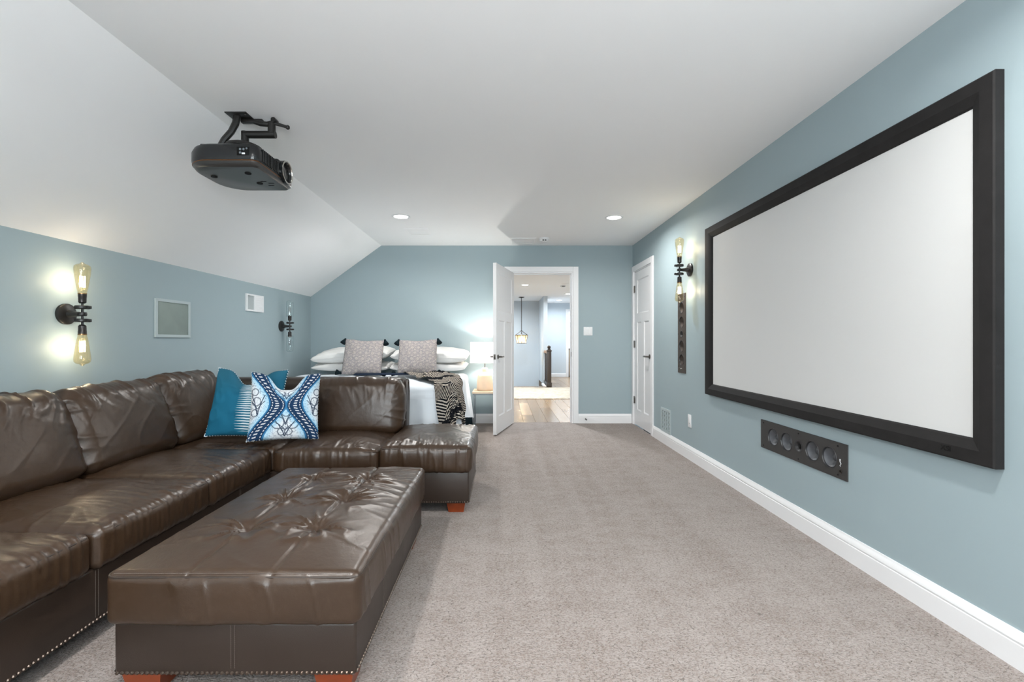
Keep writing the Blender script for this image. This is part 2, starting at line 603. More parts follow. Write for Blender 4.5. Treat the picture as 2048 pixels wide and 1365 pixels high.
    def mesh(s, name, mat, smooth=False, angle=None):
        me = bpy.data.meshes.new(name)
        me.from_pydata(s.v, [], s.f)
        me.validate(verbose=False)
        me.update()
        if mat: me.materials.append(M[mat] if isinstance(mat, str) else mat)
        if smooth or angle:
            me.polygons.foreach_set('use_smooth', [True] * len(me.polygons))
            if angle:
                me.set_sharp_from_angle(angle=math.radians(angle))
        return me


def fix(me):
    bm = bmesh.new(); bm.from_mesh(me)
    bmesh.ops.recalc_face_normals(bm, faces=bm.faces)
    bm.to_mesh(me); bm.free()


def link(name, me, parent=None, loc=(0, 0, 0), rot=(0, 0, 0)):
    o = bpy.data.objects.new(name, me)
    COL.objects.link(o)
    o.location = loc; o.rotation_euler = rot
    if parent: o.parent = parent
    return o


def obj(name, mb, mat, parent=None, loc=(0, 0, 0), rot=(0, 0, 0), smooth=False, angle=35):
    me = mb.mesh(name, mat, smooth, angle)
    fix(me)
    if smooth or angle:
        me.polygons.foreach_set('use_smooth', [True] * len(me.polygons))
        if angle and not smooth: me.set_sharp_from_angle(angle=math.radians(angle))
    return link(name, me, parent, loc, rot)


def tag(o, label, cat, group=None, kind=None):
    o['label'] = label; o['category'] = cat
    if group: o['group'] = group
    if kind: o['kind'] = kind
    return o


def thing(name, label, cat, loc=(0, 0, 0), rot=(0, 0, 0), group=None):
    o = bpy.data.objects.new(name, None)
    COL.objects.link(o); o.location = loc; o.rotation_euler = rot
    o.empty_display_size = 0.05
    return tag(o, label, cat, group)


def struct(o, label=None):
    o['kind'] = 'structure'
    if label: o['label'] = label
    return o


def sroot(name, loc=(0, 0, 0), rot=(0, 0, 0), label=None):
    o = bpy.data.objects.new(name, None)
    COL.objects.link(o); o.location = loc; o.rotation_euler = rot
    return struct(o, label)


def copy_tree(o, parent=None, swap=None):
    c = o.copy(); COL.objects.link(c); c.parent = parent
    for ch in o.children: copy_tree(ch, c)
    return c


def point_light(name, parent, loc, power, col, radius=0.02):
    d = bpy.data.lights.new(name, 'POINT'); d.energy = power; d.color = col; d.shadow_soft_size = radius
    o = bpy.data.objects.new(name, d); COL.objects.link(o); o.location = loc; o.parent = parent
    return o


# vectorised value noise
def _h(ix, iy, iz):
    n = (ix * 374761393 + iy * 668265263 + iz * 2147483647) & 0xFFFFFFFF
    n = ((n ^ (n >> 13)) * 1274126177) & 0xFFFFFFFF
    return ((n ^ (n >> 16)) & 0xFFFF) / 65535.0


def vn(x, y, z=None):
    x = np.asarray(x, float); y = np.asarray(y, float)
    z = np.zeros_like(x) if z is None else np.asarray(z, float) + 0 * x
    ix, iy, iz = [np.floor(a).astype(np.int64) for a in (x, y, z)]
    fx, fy, fz = x - ix, y - iy, z - iz
    sx, sy, sz = [t * t * t * (t * (t * 6 - 15) + 10) for t in (fx, fy, fz)]
    r = 0
    for a in (0, 1):
        for b in (0, 1):
            for c in (0, 1):
                w = (sx if a else 1 - sx) * (sy if b else 1 - sy) * (sz if c else 1 - sz)
                r = r + w * _h(ix + a, iy + b, iz + c)
    return r * 2 - 1


def ridge(x, y, z=None):
    return np.clip(1 - np.abs(vn(x, y, z)) * 2, 0, 1)


def mesh_np(name, V, F, mat, smooth=True, uv=None):
    me = bpy.data.meshes.new(name)
    me.from_pydata(V.tolist(), [], F)
    me.update()
    if uv is not None:
        l = me.uv_layers.new(name='UVMap')
        idx = np.zeros(len(me.loops), dtype=np.int32); me.loops.foreach_get('vertex_index', idx)
        l.data.foreach_set('uv', uv[idx].astype(np.float32).ravel())
    me.materials.append(M[mat])
    if smooth: me.polygons.foreach_set('use_smooth', [True] * len(me.polygons))
    fix(me)
    return me


def boxgrid(sx, sy, sz, cell):
    nx, ny, nz = [max(2, int(round(a / cell))) for a in (sx, sy, sz)]
    ids = {}; V = []; F = []
    def vid(i, j, k):
        q = (i, j, k)
        if q not in ids:
            ids[q] = len(V); V.append((i / nx - .5, j / ny - .5, k / nz - .5))
        return ids[q]
    for i in range(nx):
        for j in range(ny):
            F.append((vid(i, j, nz), vid(i + 1, j, nz), vid(i + 1, j + 1, nz), vid(i, j + 1, nz)))
            F.append((vid(i, j, 0), vid(i, j + 1, 0), vid(i + 1, j + 1, 0), vid(i + 1, j, 0)))
    for i in range(nx):
        for k in range(nz):
            F.append((vid(i, 0, k), vid(i + 1, 0, k), vid(i + 1, 0, k + 1), vid(i, 0, k + 1)))
            F.append((vid(i, ny, k), vid(i, ny, k + 1), vid(i + 1, ny, k + 1), vid(i + 1, ny, k)))
    for j in range(ny):
        for k in range(nz):
            F.append((vid(0, j, k), vid(0, j, k + 1), vid(0, j + 1, k + 1), vid(0, j + 1, k)))
            F.append((vid(nx, j, k), vid(nx, j + 1, k), vid(nx, j + 1, k + 1), vid(nx, j, k + 1)))
    return np.array(V), F


def cushion(name, sx, sy, sz, r, mat='leather', cell=0.011, crown=0.03, bottom=0.0, bulge=0.01, wr=None, seed=0.0, sag=None):
    """rounded, crowned, wrinkled box; centred in x,y, standing on z=0"""
    U, F = boxgrid(sx, sy, sz, cell)
    size = np.array([sx, sy, sz])
    # denser rings near edges
    P = U * size
    inner = size / 2 - r
    Q = np.clip(P, -inner, inner)
    D = P - Q
    L = np.linalg.norm(D, axis=1); L[L == 0] = 1
    N = D / L[:, None]
    P = Q + N * r
    u, v, w = (2 * P[:, 0] / sx), (2 * P[:, 1] / sy), (2 * P[:, 2] / sz)
    fu, fv, fw = [1 - np.clip(np.abs(a), 0, 1) ** 2.6 for a in (u, v, w)]
    P[:, 2] += np.where(w > 0, crown * fu * fv * np.clip(w, 0, 1), -bottom * fu * fv * np.clip(-w, 0, 1))
    P[:, 0] += np.sign(u) * bulge * fw * fv * (np.abs(u) ** 3)
    P[:, 1] += np.sign(v) * bulge * fw * fu * (np.abs(v) ** 3)
    if wr is not None:
        P += N * wr(P, u, v, w, N, seed)[:, None]
    P[:, 2] += sz / 2
    return mesh_np(name, P, F, mat)


def wr_seat(along):
    """wrinkles fan in from the long front edge; along = axis index that runs along that edge"""
    def f(P, u, v, w, N, s):
        a, c = (P[:, 1], P[:, 0]) if along == 1 else (P[:, 0], P[:, 1])
        ec = v if along == 0 else u
        ea = u if along == 0 else v
        wa = a + 0.10 * vn(a * 4 + s, c * 4)
        k1 = ridge(wa * 24 + s, c * 4.0 + P[:, 2] * 3, s) ** 3
        k2 = ridge(wa * 6 + c * 5 + s * 3, c * 2.5 - a * 2, s + 4) ** 4
        k3 = ridge(c * 9 + s + a * 2, a * 3.0, s + 8) ** 4
        edge = np.clip(np.abs(ec), 0, 1) ** 2
        edga = np.clip(np.abs(ea), 0, 1) ** 3
        top = np.clip(N[:, 2], 0, 1)
        side = 1 - top
        k4 = ridge(wa * 38 + s * 2 + c * 6, c * 5.0, s + 3) ** 3
        return top * (0.0075 * k1 * (0.1 + edge) + 0.0035 * k2 + 0.003 * k3 * (0.2 + edga) + 0.0042 * k4 * (.3 + edge)) + side * (0.004 * k1 + .0036 * k4) + 0.0022 * vn(P[:, 0] * 7 + s, P[:, 1] * 7, P[:, 2] * 7)
    return f


def wr_pillow(P, u, v, w, N, s):
    """vertical-axis back cushion: folds drawn in from the top seam and the side seams"""
    x, z = P[:, 0], P[:, 2]
    xx = x + 0.08 * vn(x * 5 + s, z * 5)
    k1 = ridge(xx * 17 + s + z * 5, z * 3.0, s) ** 3
    k2 = ridge(x * 5 - z * 6 + s, z * 3 + x * 2, s + 5) ** 4
    k3 = ridge(z * 15 + x * 3 + s, x * 4, s + 2) ** 3
    topz = np.clip(w, 0, 1) ** 1.5
    lat = np.clip(np.abs(u), 0, 1) ** 4
    k5 = ridge(xx * 34 + s * 2 + z * 8, z * 4.0, s + 9) ** 2
    return 0.004 * k5 * np.clip(w + .2, 0, 1) + 0.011 * k1 * topz + 0.002 * k2 + 0.009 * k3 * lat + 0.003 * vn(x * 6 + s, P[:, 1] * 6, z * 6)


def pillow(name, w, h, t, mat, n=44, chop=0.0, pinch=0.05, seed=0.0, wrk=0.004, pwr=0.42):
    """soft square cushion in the x-z plane (front = -y), bottom edge at z=0, uv 0..1"""
    V = []; UV = []; F = []
    g = np.linspace(-1, 1, n + 1)
    g = np.sign(g) * (1 - (1 - np.abs(g)) ** 1.25)
    uu, vv = np.meshgrid(g, g)
    u = uu.ravel(); v = vv.ravel()
    prof = (np.clip(1 - u ** 2, 0, 1) * np.clip(1 - v ** 2, 0, 1)) ** pwr
    x = u * w / 2 * (1 - pinch * (1 - v ** 2) * np.abs(u) ** 2)
    z = h / 2 + v * h / 2 * (1 - pinch * (1 - u ** 2) * np.abs(v) ** 2)
    if chop:
        z = z - chop * np.exp(-(u / 0.40) ** 2) * np.clip((v + 0.4) / 1.4, 0, 1) ** 1.6 * (1 - 0.15 * np.cos(u * 9))
    fold = wrk * (ridge(u * 3 + v * 1.5 + seed, v * 2 - u, seed) ** 3 + 0.8 * vn(u * 4 + seed, v * 4, seed)) * np.clip(prof * 3, 0, 1)
    yf = -(t / 2 * prof + fold)
    yb = t / 2 * prof
    m = n + 1
    V = np.concatenate([np.stack([x, yf, z], 1), np.stack([x, yb, z], 1)])
    UV = np.concatenate([np.stack([(u + 1) / 2, (v + 1) / 2], 1)] * 2)
    remap = np.arange(2 * m * m)
    for j in range(m):
        for i in range(m):
            if i in (0, n) or j in (0, n): remap[m * m + j * m + i] = j * m + i
    for j in range(n):
        for i in range(n):
            a, b, c, d = j * m + i, j * m + i + 1, (j + 1) * m + i + 1, (j + 1) * m + i
            F.append((a, b, c, d))
            F.append(tuple(int(remap[m * m + q]) for q in (a, d, c, b)))
    used = sorted({q for f in F for q in f}); mp = {q: i for i, q in enumerate(used)}
    F = [tuple(mp[q] for q in f) for f in F]
    me = mesh_np(name, V[used], F, mat, True, UV[used])
    # outline in order, for stitching
    edge = [V[i] for i in range(m)] + [V[j * m + n] for j in range(1, m)] + [V[n * m + i] for i in range(n - 1, -1, -1)] + [V[j * m] for j in range(n - 1, 0, -1)]
    return me, edge


# ================================================================== STRUCTURE
XR, XL, YB, ZC = 1.754, -2.601, 6.19, 2.404
XRIDGE, ZK = -1.6475, 1.711
YF = -2.6
T = 0.12

# door opening in the back wall / in the right wall
DX0, DX1, DZ = 0.09, 0.947, 2.045
D2Y0, D2Y1 = 5.385, 6.105

floor = struct(obj('floor', MB().box(XL, XR, YF, YB + 0.06, -0.1, 0.0), 'carpet', angle=None))
# right wall with door opening
def holed(y0, y1, z0, z1, holes):
    m_ = MB()
    ys = sorted({y0, y1, *[q for h in holes for q in h[:2]]}); zs = sorted({z0, z1, *[q for h in holes for q in h[2:]]})
    for a, b in zip(ys[:-1], ys[1:]):
        for c, d in zip(zs[:-1], zs[1:]):
            if any(h[0] <= a and b <= h[1] and h[2] <= c and d <= h[3] for h in holes): continue
            m_.box(XR, XR + T, a, b, c, d)
    return m_
mb = holed(YF - T, YB + T, -0.1, ZC + .1, [(D2Y0, D2Y1, -0.1, 2.035), (2.711 - .37, 2.711 + .37, .489 - .08, .489 + .08), (4.478 - .08, 4.478 + .08, 1.187 - .37, 1.187 + .37)])
struct(obj('wall_right', mb, 'wall_paint', angle=None))
struct(obj('wall_left', MB().box(XL - T, XL, YF - T, YB + T, -0.1, ZK + 0.1), 'wall_paint', angle=None))
mb = MB()
mb.poly([(XL - T, -0.1), (DX0, -0.1), (DX0, ZC + .08), (XRIDGE - .0, ZC + .08), (XL - T, ZK + 0.0)], 1, YB, YB + T)
mb.poly([(DX0, DZ), (DX1, DZ), (DX1, ZC + .08), (DX0, ZC + .08)], 1, YB, YB + T)
mb.poly([(DX1, -0.1), (XR + T, -0.1), (XR + T, ZC + .08), (DX1, ZC + .08)], 1, YB, YB + T)
struct(obj('wall_back', mb, 'wall_paint', angle=None))
# wall behind the camera, with two unseen windows added to let light in
mb = MB()
WZ0, WZ1 = 0.65, 2.05
xs = [(-1.6, -0.4), (0.15, 1.35)]
edges = [XL - T, -1.6, -0.4, 0.15, 1.35, XR + T]
mb.poly([(XL - T, -0.1), (-1.6, -0.1), (-1.6, ZC + .08), (XRIDGE, ZC + .08), (XL - T, ZK)], 1, YF - T, YF)
mb.box(-0.4, 0.15, YF - T, YF, -0.1, ZC + .08)
mb.box(1.35, XR + T, YF - T, YF, -0.1, ZC + .08)
for a, b_ in xs:
    mb.box(a, b_, YF - T, YF, -0.1, WZ0); mb.box(a, b_, YF - T, YF, WZ1, ZC + .08)
struct(obj('wall_front', mb, 'wall_paint', angle=None))
for i, (a, b_) in enumerate(xs):
    w = sroot('window_%d' % (i + 1), ((a + b_) / 2, YF - 0.06, WZ0))
    hw = (b_ - a) / 2; hh = WZ1 - WZ0
    fm = MB().box(-hw, -hw + .05, -.03, .03, 0, hh).box(hw - .05, hw, -.03, .03, 0, hh).box(-hw, hw, -.03, .03, 0, .05).box(-hw, hw, -.03, .03, hh - .05, hh).box(-hw, hw, -.025, .025, hh / 2 - .025, hh / 2 + .025)
    obj('window_frame', fm, 'trim_white', w, angle=None)
    for k in range(2):
        obj('pane', MB().box(-hw + .05, hw - .05, -.003, .003, .05 + k * hh / 2, hh / 2 - .025 + k * hh / 2), 'window_glass', w, angle=None)
    cs = MB().box(-hw - .08, -hw, .06, .08, -.02, hh + .08).box(hw, hw + .08, .06, .08, -.02, hh + .08).box(-hw - .08, hw + .08, .06, .08, hh, hh + .08).box(-hw - .1, hw + .1, .02, .11, -.03, 0)
    obj('window_casing', cs, 'trim_white', w, angle=None)

struct(obj('ceiling', MB().box(XRIDGE, XR + T, YF - T, YB + 0.02, ZC, ZC + .1), 'ceiling_paint', angle=None))
dx, dz = XRIDGE - XL, ZC - ZK
mb = MB().poly([(XL - T, ZK - T * dz / dx), (XRIDGE, ZC), (XRIDGE, ZC + .12), (XL - T, ZK - T * dz / dx + .12)], 1, YF - T, YB + 0.02)
struct(obj('ceiling_slope', mb, 'ceiling_paint', angle=None), 'sloped white ceiling above the low left wall')

# baseboards (profiled)
def baseboard(name, p0, p1, inward, hgt=0.128):
    prof = [(0, 0), (0.015, 0), (0.015, hgt * .66), (0.0125, hgt * .68), (0.0125, hgt * .72), (0.0155, hgt * .74), (0.014, hgt * .84), (0.008, hgt * .92), (0.006, hgt), (0, hgt)]
    p0 = Vector(p0); p1 = Vector(p1); d = Vector(inward)
    vs = [(p0.x + d.x * a, p0.y + d.y * a, z) for a, z in prof] + [(p1.x + d.x * a, p1.y + d.y * a, z) for a, z in prof]
    n = len(prof)
    fs = [tuple(range(n)), tuple(range(n, 2 * n))] + [(i, (i + 1) % n, n + (i + 1) % n, n + i) for i in range(n)]
    return struct(obj(name, MB().add(vs, fs), 'trim_white', angle=25))


CW = 0.072   # casing width
baseboard('baseboard_right', (XR, YF, 0), (XR, D2Y0 - CW, 0), (-1, 0, 0))
baseboard('baseboard_back', (DX1 + CW, YB, 0), (XR - 0.02, YB, 0), (0, -1, 0))
baseboard('baseboard_back_left', (XL, YB, 0), (DX0 - CW, YB, 0), (0, -1, 0))
baseboard('baseboard_left', (XL, YF, 0), (XL, YB, 0), (1, 0, 0))
baseboard('baseboard_front', (XL, YF, 0), (XR, YF, 0), (0, 1, 0))

# door casings
mb = MB()
mb.bbox(DX1, DX1 + CW, YB - .018, YB, 0, DZ + CW, .004).bbox(DX0 - CW, DX0, YB - .018, YB, 0, DZ + CW, .004).bbox(DX0, DX1, YB - .018, YB, DZ, DZ + CW, .004)
mb.box(DX1 - .018, DX1, YB - .004, YB + T + .004, 0, DZ).box(DX0, DX0 + .018, YB - .004, YB + T + .004, 0, DZ).box(DX0 + .018, DX1 - .018, YB - .004, YB + T + .004, DZ - .018, DZ)
mb.box(DX1 - .03, DX1 - .018, YB + .05, YB + .085, 0, DZ - .018).box(DX0 + .018, DX0 + .03, YB + .05, YB + .085, 0, DZ - .018).box(DX0 + .03, DX1 - .03, YB + .05, YB + .085, DZ - .03, DZ - .018)
trim1 = struct(obj('trim_1', mb, 'trim_white', angle=None), 'white casing and jamb around the open doorway')
obj('strike_plate', MB().bbox(DX1 - .021, DX1 - .017, YB + .012, YB + .042, .90, .965, .0015), 'nickel', trim1)
mb = MB()
mb.bbox(XR - .018, XR, D2Y0 - CW, D2Y0, 0, 2.035 + CW, .004).bbox(XR - .018, XR, D2Y1, D2Y1 + CW, 0, 2.035 + CW, .004).bbox(XR - .018, XR, D2Y0, D2Y1, 2.035, 2.035 + CW, .004)
mb.box(XR - .002, XR + T, D2Y0, D2Y0 + .012, 0, 2.035).box(XR - .002, XR + T, D2Y1 - .012, D2Y1, 0, 2.035).box(XR - .002, XR + T, D2Y0 + .012, D2Y1 - .012, 2.023, 2.035)
trim2 = struct(obj('trim_2', mb, 'trim_white', angle=None), 'white casing around the closed door')
struct(obj('wall_closet', MB().box(XR + T, XR + T + .02, D2Y0 - .1, D2Y1 + .1, -.1, 2.1), 'dark_void', angle=None))


def door(name, loc, rot, width, height, thick, both_sides, label):
    """leaf from x=0 (hinge) to x=width, y=0..thick, room face y=0"""
    d = sroot(name, loc, rot, label)
    st = 0.108; mull = 0.10; bot = 0.20; lock0, lock1 = 1.36, 1.47; z0 = 0.012
    fr = MB()
    fr.box(0, st, 0, thick, z0, height).box(width - st, width, 0, thick, z0, height)
    fr.box(st, width - st, 0, thick, z0, z0 + bot).box(st, width - st, 0, thick, lock0, lock1).box(st, width - st, 0, thick, height - st, height)
    fr.box(width / 2 - mull / 2, width / 2 + mull / 2, 0, thick, z0 + bot, lock0)
    obj('door_leaf', fr, 'door_white', d, angle=None)
    e = 0.010
    for (a, b_, c, f) in ((st, width / 2 - mull / 2, z0 + bot, lock0), (width / 2 + mull / 2, width - st, z0 + bot, lock0), (st, width - st, lock1, height - st)):
        p = MB()
        # flat recessed field with a sloped moulding towards the frame
        for y, s in ((e, 1), (thick - e, -1)):
            i = 0.012
            yo = y - s * e * 0.98
            vs = [(a, yo, c), (b_, yo, c), (b_, yo, f), (a, yo, f), (a + i, y, c + i), (b_ - i, y, c + i), (b_ - i, y, f - i), (a + i, y, f - i)]
            p.add(vs, [(0, 1, 5, 4), (1, 2, 6, 5), (2, 3, 7, 6), (3, 0, 4, 7), (4, 5, 6, 7)])
        obj('panel', p, 'door_white', d, angle=None)
    # lever handle
    hx = width - 0.066; hz = 0.925
    sides = ((0, -1), (thick, 1)) if both_sides else ((0, -1),)
    for y, s in sides:
        h = MB()
        h.lathe([(0.027, 0), (0.027, 0.006), (0.020, 0.010), (0.011, 0.012), (0.010, 0.045)], 20, 'y', (hx, 0, hz))
        for k in range(len(h.v)): pass
        h.tube([(hx, 0.045, hz), (hx - 0.035, 0.047, hz), (hx - 0.075, 0.046, hz + .002), (hx - 0.115, 0.042, hz - .004)], [0.010, 0.011, 0.010, 0.007], 10)
        h.v = [(q[0], y + s * q[1], q[2]) for q in h.v]
        o = obj('lever_handle', h, 'nickel', d)
        o['label'] = 'dark nickel lever handle'
    for hz in (0.33, 1.07, 1.80):
        hg = MB().bbox(-0.006, 0.030, -0.003, 0.001, hz - .045, hz + .045, .001)
        hg.tube([(-0.004, -0.006, hz - .047), (-0.004, -0.006, hz + .047)], 0.006, 10)
        obj('hinge', hg, 'nickel', d)
    obj('latch_plate', MB().bbox(width - .001, width + .0015, thick * .18, thick * .82, .925 - .03, .925 + .03, .0006), 'nickel', d)
    return d


# open door: hinged at the left jamb, swung into the room; x axis of the leaf points to the camera side
ang = math.atan2(5.375 - YB, -0.125 - 0.10)
d1 = door('door_1', (0.108, YB - 0.012, 0), (0, 0, ang), 0.845, 2.03, 0.040, True, 'white three-panel door standing open beside the lamp')
# closed closet door on the right wall (face towards -x)
d2 = door('door_2', (XR - 0.001, D2Y1 - 0.013, 0), (0, 0, -PI / 2), D2Y1 - D2Y0 - 0.026, 2.018, 0.036, False, 'closed white three-panel door on the right wall')

# ------------------------------------------------------------------ HALL beyond the doorway
HC = 2.29
HY = 13.5
struct(obj('floor_hall', MB().box(-2.2, 3.6, YB + 0.06, 11.24, -0.2, -0.03).box(1.06, 3.6, 11.24, 16.2, -0.2, -0.03), 'joint_dark', angle=None))
hf = bpy.data.objects['floor_hall']
pw_ = 0.166
rng = random.Random(3)
for i in range(-6, 19):
    x0 = i * pw_ - 0.05
    if x0 > 2.6: break
    y = 6.245 - rng.random() * 0.0
    first = True
    while y < (11.2 if x0 < 1.05 else 14.15):
        ln = (0.5 + rng.random() * 0.9) if first else (1.1 + rng.random() * 0.5)
        first = False
        y1 = min(y + ln, 11.23 if x0 < 1.0 else 14.18)
        if y1 - y > 0.05:
            obj('plank', MB().bbox(x0 + .0012, x0 + pw_ - .0012, y + .0012, y1 - .0012, -0.03, 0.0, .0015, 1), 'oak_%d' % rng.randrange(4), hf, angle=None)
        y = y1
        if y >= (11.2 if x0 < 1.0 else 14.15): break
struct(obj('ceiling_hall', MB().box(-2.2, 3.6, YB + T, 16.3, HC, HC + .1), 'ceiling_paint', angle=None))
struct(obj('wall_hall_left', MB().box(-2.3, -2.2, YB + T, HY + .1, -1.9, HC + .1), 'hall_paint', angle=None))
struct(obj('wall_hall_right', MB().box(2.6, 2.7, YB + T, 14.2, -.2, HC + .1), 'hall_paint', angle=None))
struct(obj('wall_stairwell', MB().box(-2.3, 1.07, HY, HY + .1, -1.9, HC + .1), 'hall_paint', angle=None))
struct(obj('wall_partition', MB().box(1.062, 1.167, 12.0, 14.2, -1.9, HC + .1), 'hall_paint', angle=None))
mb = MB().box(1.167, 1.96, 14.2, 14.3, -.2, HC + .1).box(1.96, 2.7, 14.2, 14.3, 2.02, HC + .1)
struct(obj('wall_hall_end', mb, 'hall_paint', angle=None))
struct(obj('floor_stair', MB().box(-2.3, 1.07, 11.2, HY, -1.95, -1.85), 'oak_2', angle=None))
struct(obj('wall_stair_front', MB().box(-2.3, 1.07, 11.2, 11.23, -1.9, -.2), 'hall_paint', angle=None))
baseboard('baseboard_hall', (1.167, 14.2, 0), (1.96, 14.2, 0), (0, -1, 0), 0.11)
struct(obj('trim_3', MB().bbox(1.95, 2.035, 14.18, 14.2, 0, 2.10, .004).box(2.035, 2.7, 14.18, 14.2, 2.02, 2.10), 'trim_white', angle=None), 'white casing at the far end of the hall')
struct(obj('trim_4', MB().bbox(1.03, 1.062, 11.15, 11.24, -.12, 0.012, .004).bbox(1.0, 1.06, 11.24, 11.9, -.03, .014, .004), 'trim_white', angle=None), 'white stair skirt trim below the newel post')
# small room past the far casing
struct(obj('wall_bath_back', MB().box(1.5, 3.6, 16.2, 16.3, -.2, HC + .1), 'trim_white', angle=None))
struct(obj('wall_bath_right', MB().box(3.5, 3.6, 14.3, 16.2, -.2, HC + .1), 'trim_white', angle=None))
struct(obj('wall_bath_left', MB().box(1.5, 1.6, 14.3, 16.2, -.2, HC + .1), 'trim_white', angle=None))
w3 = sroot('window_3', (2.26, 16.19, 1.78))
obj('window_frame', MB().box(-.16, .16, -.03, 0, -.03, .24).box(-.16, .16, -.035, -.03, -.03, 0), 'trim_white', w3, angle=None)
obj('pane', MB().box(-.12, .12, -.036, -.032, 0, .20), 'window_glow', w3, angle=None)
van = thing('vanity_cabinet', 'tan vanity cabinet with dark top at the far end of the hall', 'cabinet', (2.40, 14.75, 0))
obj('cabinet_body', MB().bbox(-.31, .45, -.25, .25, 0, .84, .006), 'vanity_wood', van)
obj('countertop', MB().bbox(-.33, .47, -.27, .25, .84, .875, .005), 'counter_dark', van)
obj('door', MB().bbox(-.28, .06, -.262, -.25, .06, .78, .004), 'vanity_wood', van)
obj('door', MB().bbox(.08, .42, -.262, -.25, .06, .78, .004), 'vanity_wood', van)

# hall runner rug
tag(obj('hall_rug', MB().bbox(-1.2, 1.78, 8.76, 10.85, 0.0, 0.012, .004), 'rug_pile'), 'cream patterned rug on the hall wood floor', 'rug')

# newel post and stair railing
nw = thing('stair_railing', 'dark wood newel post with short stair railing in the hall', 'railing', (1.10, 10.93, 0))
n_ = MB().bbox(-.05, .05, -.05, .05, 0, .90, .006).bbox(-.06, .06, -.06, .06, 0, .12, .006).bbox(-.06, .06, -.06, .06, .86, .895, .006).bbox(-.035, .035, -.035, .035, .9, .93, .004)
obj('newel_post', n_, 'dark_wood', nw)
obj('finial', MB().sphere((0, 0, .965), .042, 1, 14, 10), 'dark_wood', nw, smooth=True)
obj('handrail', MB().bbox(-.032, .032, .05, 1.07, .80, .87, .014), 'warm_wood', nw)
obj('bottom_rail', MB().bbox(-.03, .03, .05, 1.07, .05, .09, .006), 'dark_wood', nw)
for k in range(8):
    obj('baluster', MB().bbox(-.014, .014, .15 + k * .12 - .014, .15 + k * .12 + .014, .09, .80, .003), 'dark_wood', nw)

# pendant lantern in the stairwell
pd = thing('pendant_lantern', 'bronze pendant lantern with glowing glass panes above the stairwell', 'pendant', (0.495, 12.25, HC))
obj('canopy', MB().lathe([(0.001, 0), (.075, 0), (.075, -.012), (.02, -.03), (.001, -.03)], 20), 'bronze_metal', pd)
obj('rod', MB().tube([(0, 0, -.02), (0, 0, -.90)], .009, 8), 'bronze_metal', pd)
top, bot_ = -1.02, -1.235
cg = MB()
rt, rb = .165, .125
for k in range(8):
    a = 2 * PI * k / 8
    cg.tube([(rt * math.cos(a), rt * math.sin(a), top), (rb * math.cos(a), rb * math.sin(a), bot_)], .005, 6)
for r, z in ((rt, top), (rb, bot_)):
    cg.tube([(r * math.cos(2 * PI * k / 24), r * math.sin(2 * PI * k / 24), z) for k in range(24)], .010, 6, closed=True)
for k in range(4):
    a = PI / 2 * k
    cg.tube([(rt * math.cos(a), rt * math.sin(a), top), (.05 * math.cos(a), .05 * math.sin(a), -.94), (0, 0, -.89)], .007, 6)
obj('cage', cg, 'bronze_metal', pd)
for k in range(8):
    a0, a1 = 2 * PI * k / 8 + .05, 2 * PI * (k + 1) / 8 - .05
    vs = [(rt * .96 * math.cos(a0), rt * .96 * math.sin(a0), top), (rt * .96 * math.cos(a1), rt * .96 * math.sin(a1), top), (rb * .96 * math.cos(a1), rb * .96 * math.sin(a1), bot_), (rb * .96 * math.cos(a0), rb * .96 * math.sin(a0), bot_)]
    obj('pane', MB().add(vs, [(0, 1, 2, 3)]), 'lantern_glass', pd, angle=None)
obj('bulb', MB().lathe([(.001, -1.19), (.03, -1.17), (.036, -1.13), (.015, -1.06), (.012, -1.0)], 14), 'pendant_emit', pd, smooth=True)
point_light('pendant_light', pd, (0, 0, -1.215), 8, (1, .82, .58), .02)

# ------------------------------------------------------------------ recessed lights, ceiling fittings
def can(x, y, z, label, power, group='recessed ceiling lights', r=.075, spread=PI * .92):
    t = thing('recessed_light', label, 'ceiling light', (x, y, z), group=group)
    obj('trim_ring', MB().lathe([(r, 0), (r + .018, 0), (r + .020, -.004), (r + .004, -.008), (r - .004, -.004), (r - .006, 0)], 32, cap=False), 'plastic_white', t)
    obj('diffuser', MB().lathe([(.0001, -.003), (r - .004, -.003)], 32, cap=False), 'can_emit', t, angle=None)
    l = area_light('recessed_lamp', (0, 0, -.015), (0, 0, 0), r * 1.6, 0, power, CAN_COL if z == ZC else (.90, .96, 1.0), 'DISK', spread)
    l.parent = t
    return t


can(-1.056, 4.74, ZC, 'round recessed light in the flat ceiling above the bed', CAN_POWER * .78)
can(1.159, 4.776, ZC, 'round recessed light in the ceiling near the right wall', CAN_POWER * .78)
for y in (1.0, -1.4):  # unseen ceiling lights, added here to brighten the room
    for x in (-1.0, 1.15):
        can(x, y, ZC, 'round recessed ceiling light %s the viewer, %s wall side' % ('above' if y > 0 else 'far behind', 'left' if x < 0 else 'right'), CAN_POWER)
can(0.461, 9.58, HC, 'recessed light in the hall ceiling nearest the doorway', HALL_POWER, 'hall recessed lights')
can(1.62, 11.4, HC, 'recessed light in the hall ceiling beyond the stair railing', HALL_POWER * .42, 'hall recessed lights')
can(1.62, 13.2, HC, 'farthest recessed light in the hall ceiling by the end wall', HALL_POWER * .48, 'hall recessed lights')
can(0.45, 7.4, HC, 'recessed light in the hall ceiling just past the doorway', HALL_POWER, 'hall recessed lights')
can(-0.35, 12.3, HC, 'recessed light in the ceiling over the stairwell', HALL_POWER * .8, 'hall recessed lights')  # unseen lamp, added to brighten the stairwell wall
can(2.6, 15.3, HC, 'recessed light in the small room past the hall', HALL_POWER * .8, 'hall recessed lights')
l = bpy.data.objects


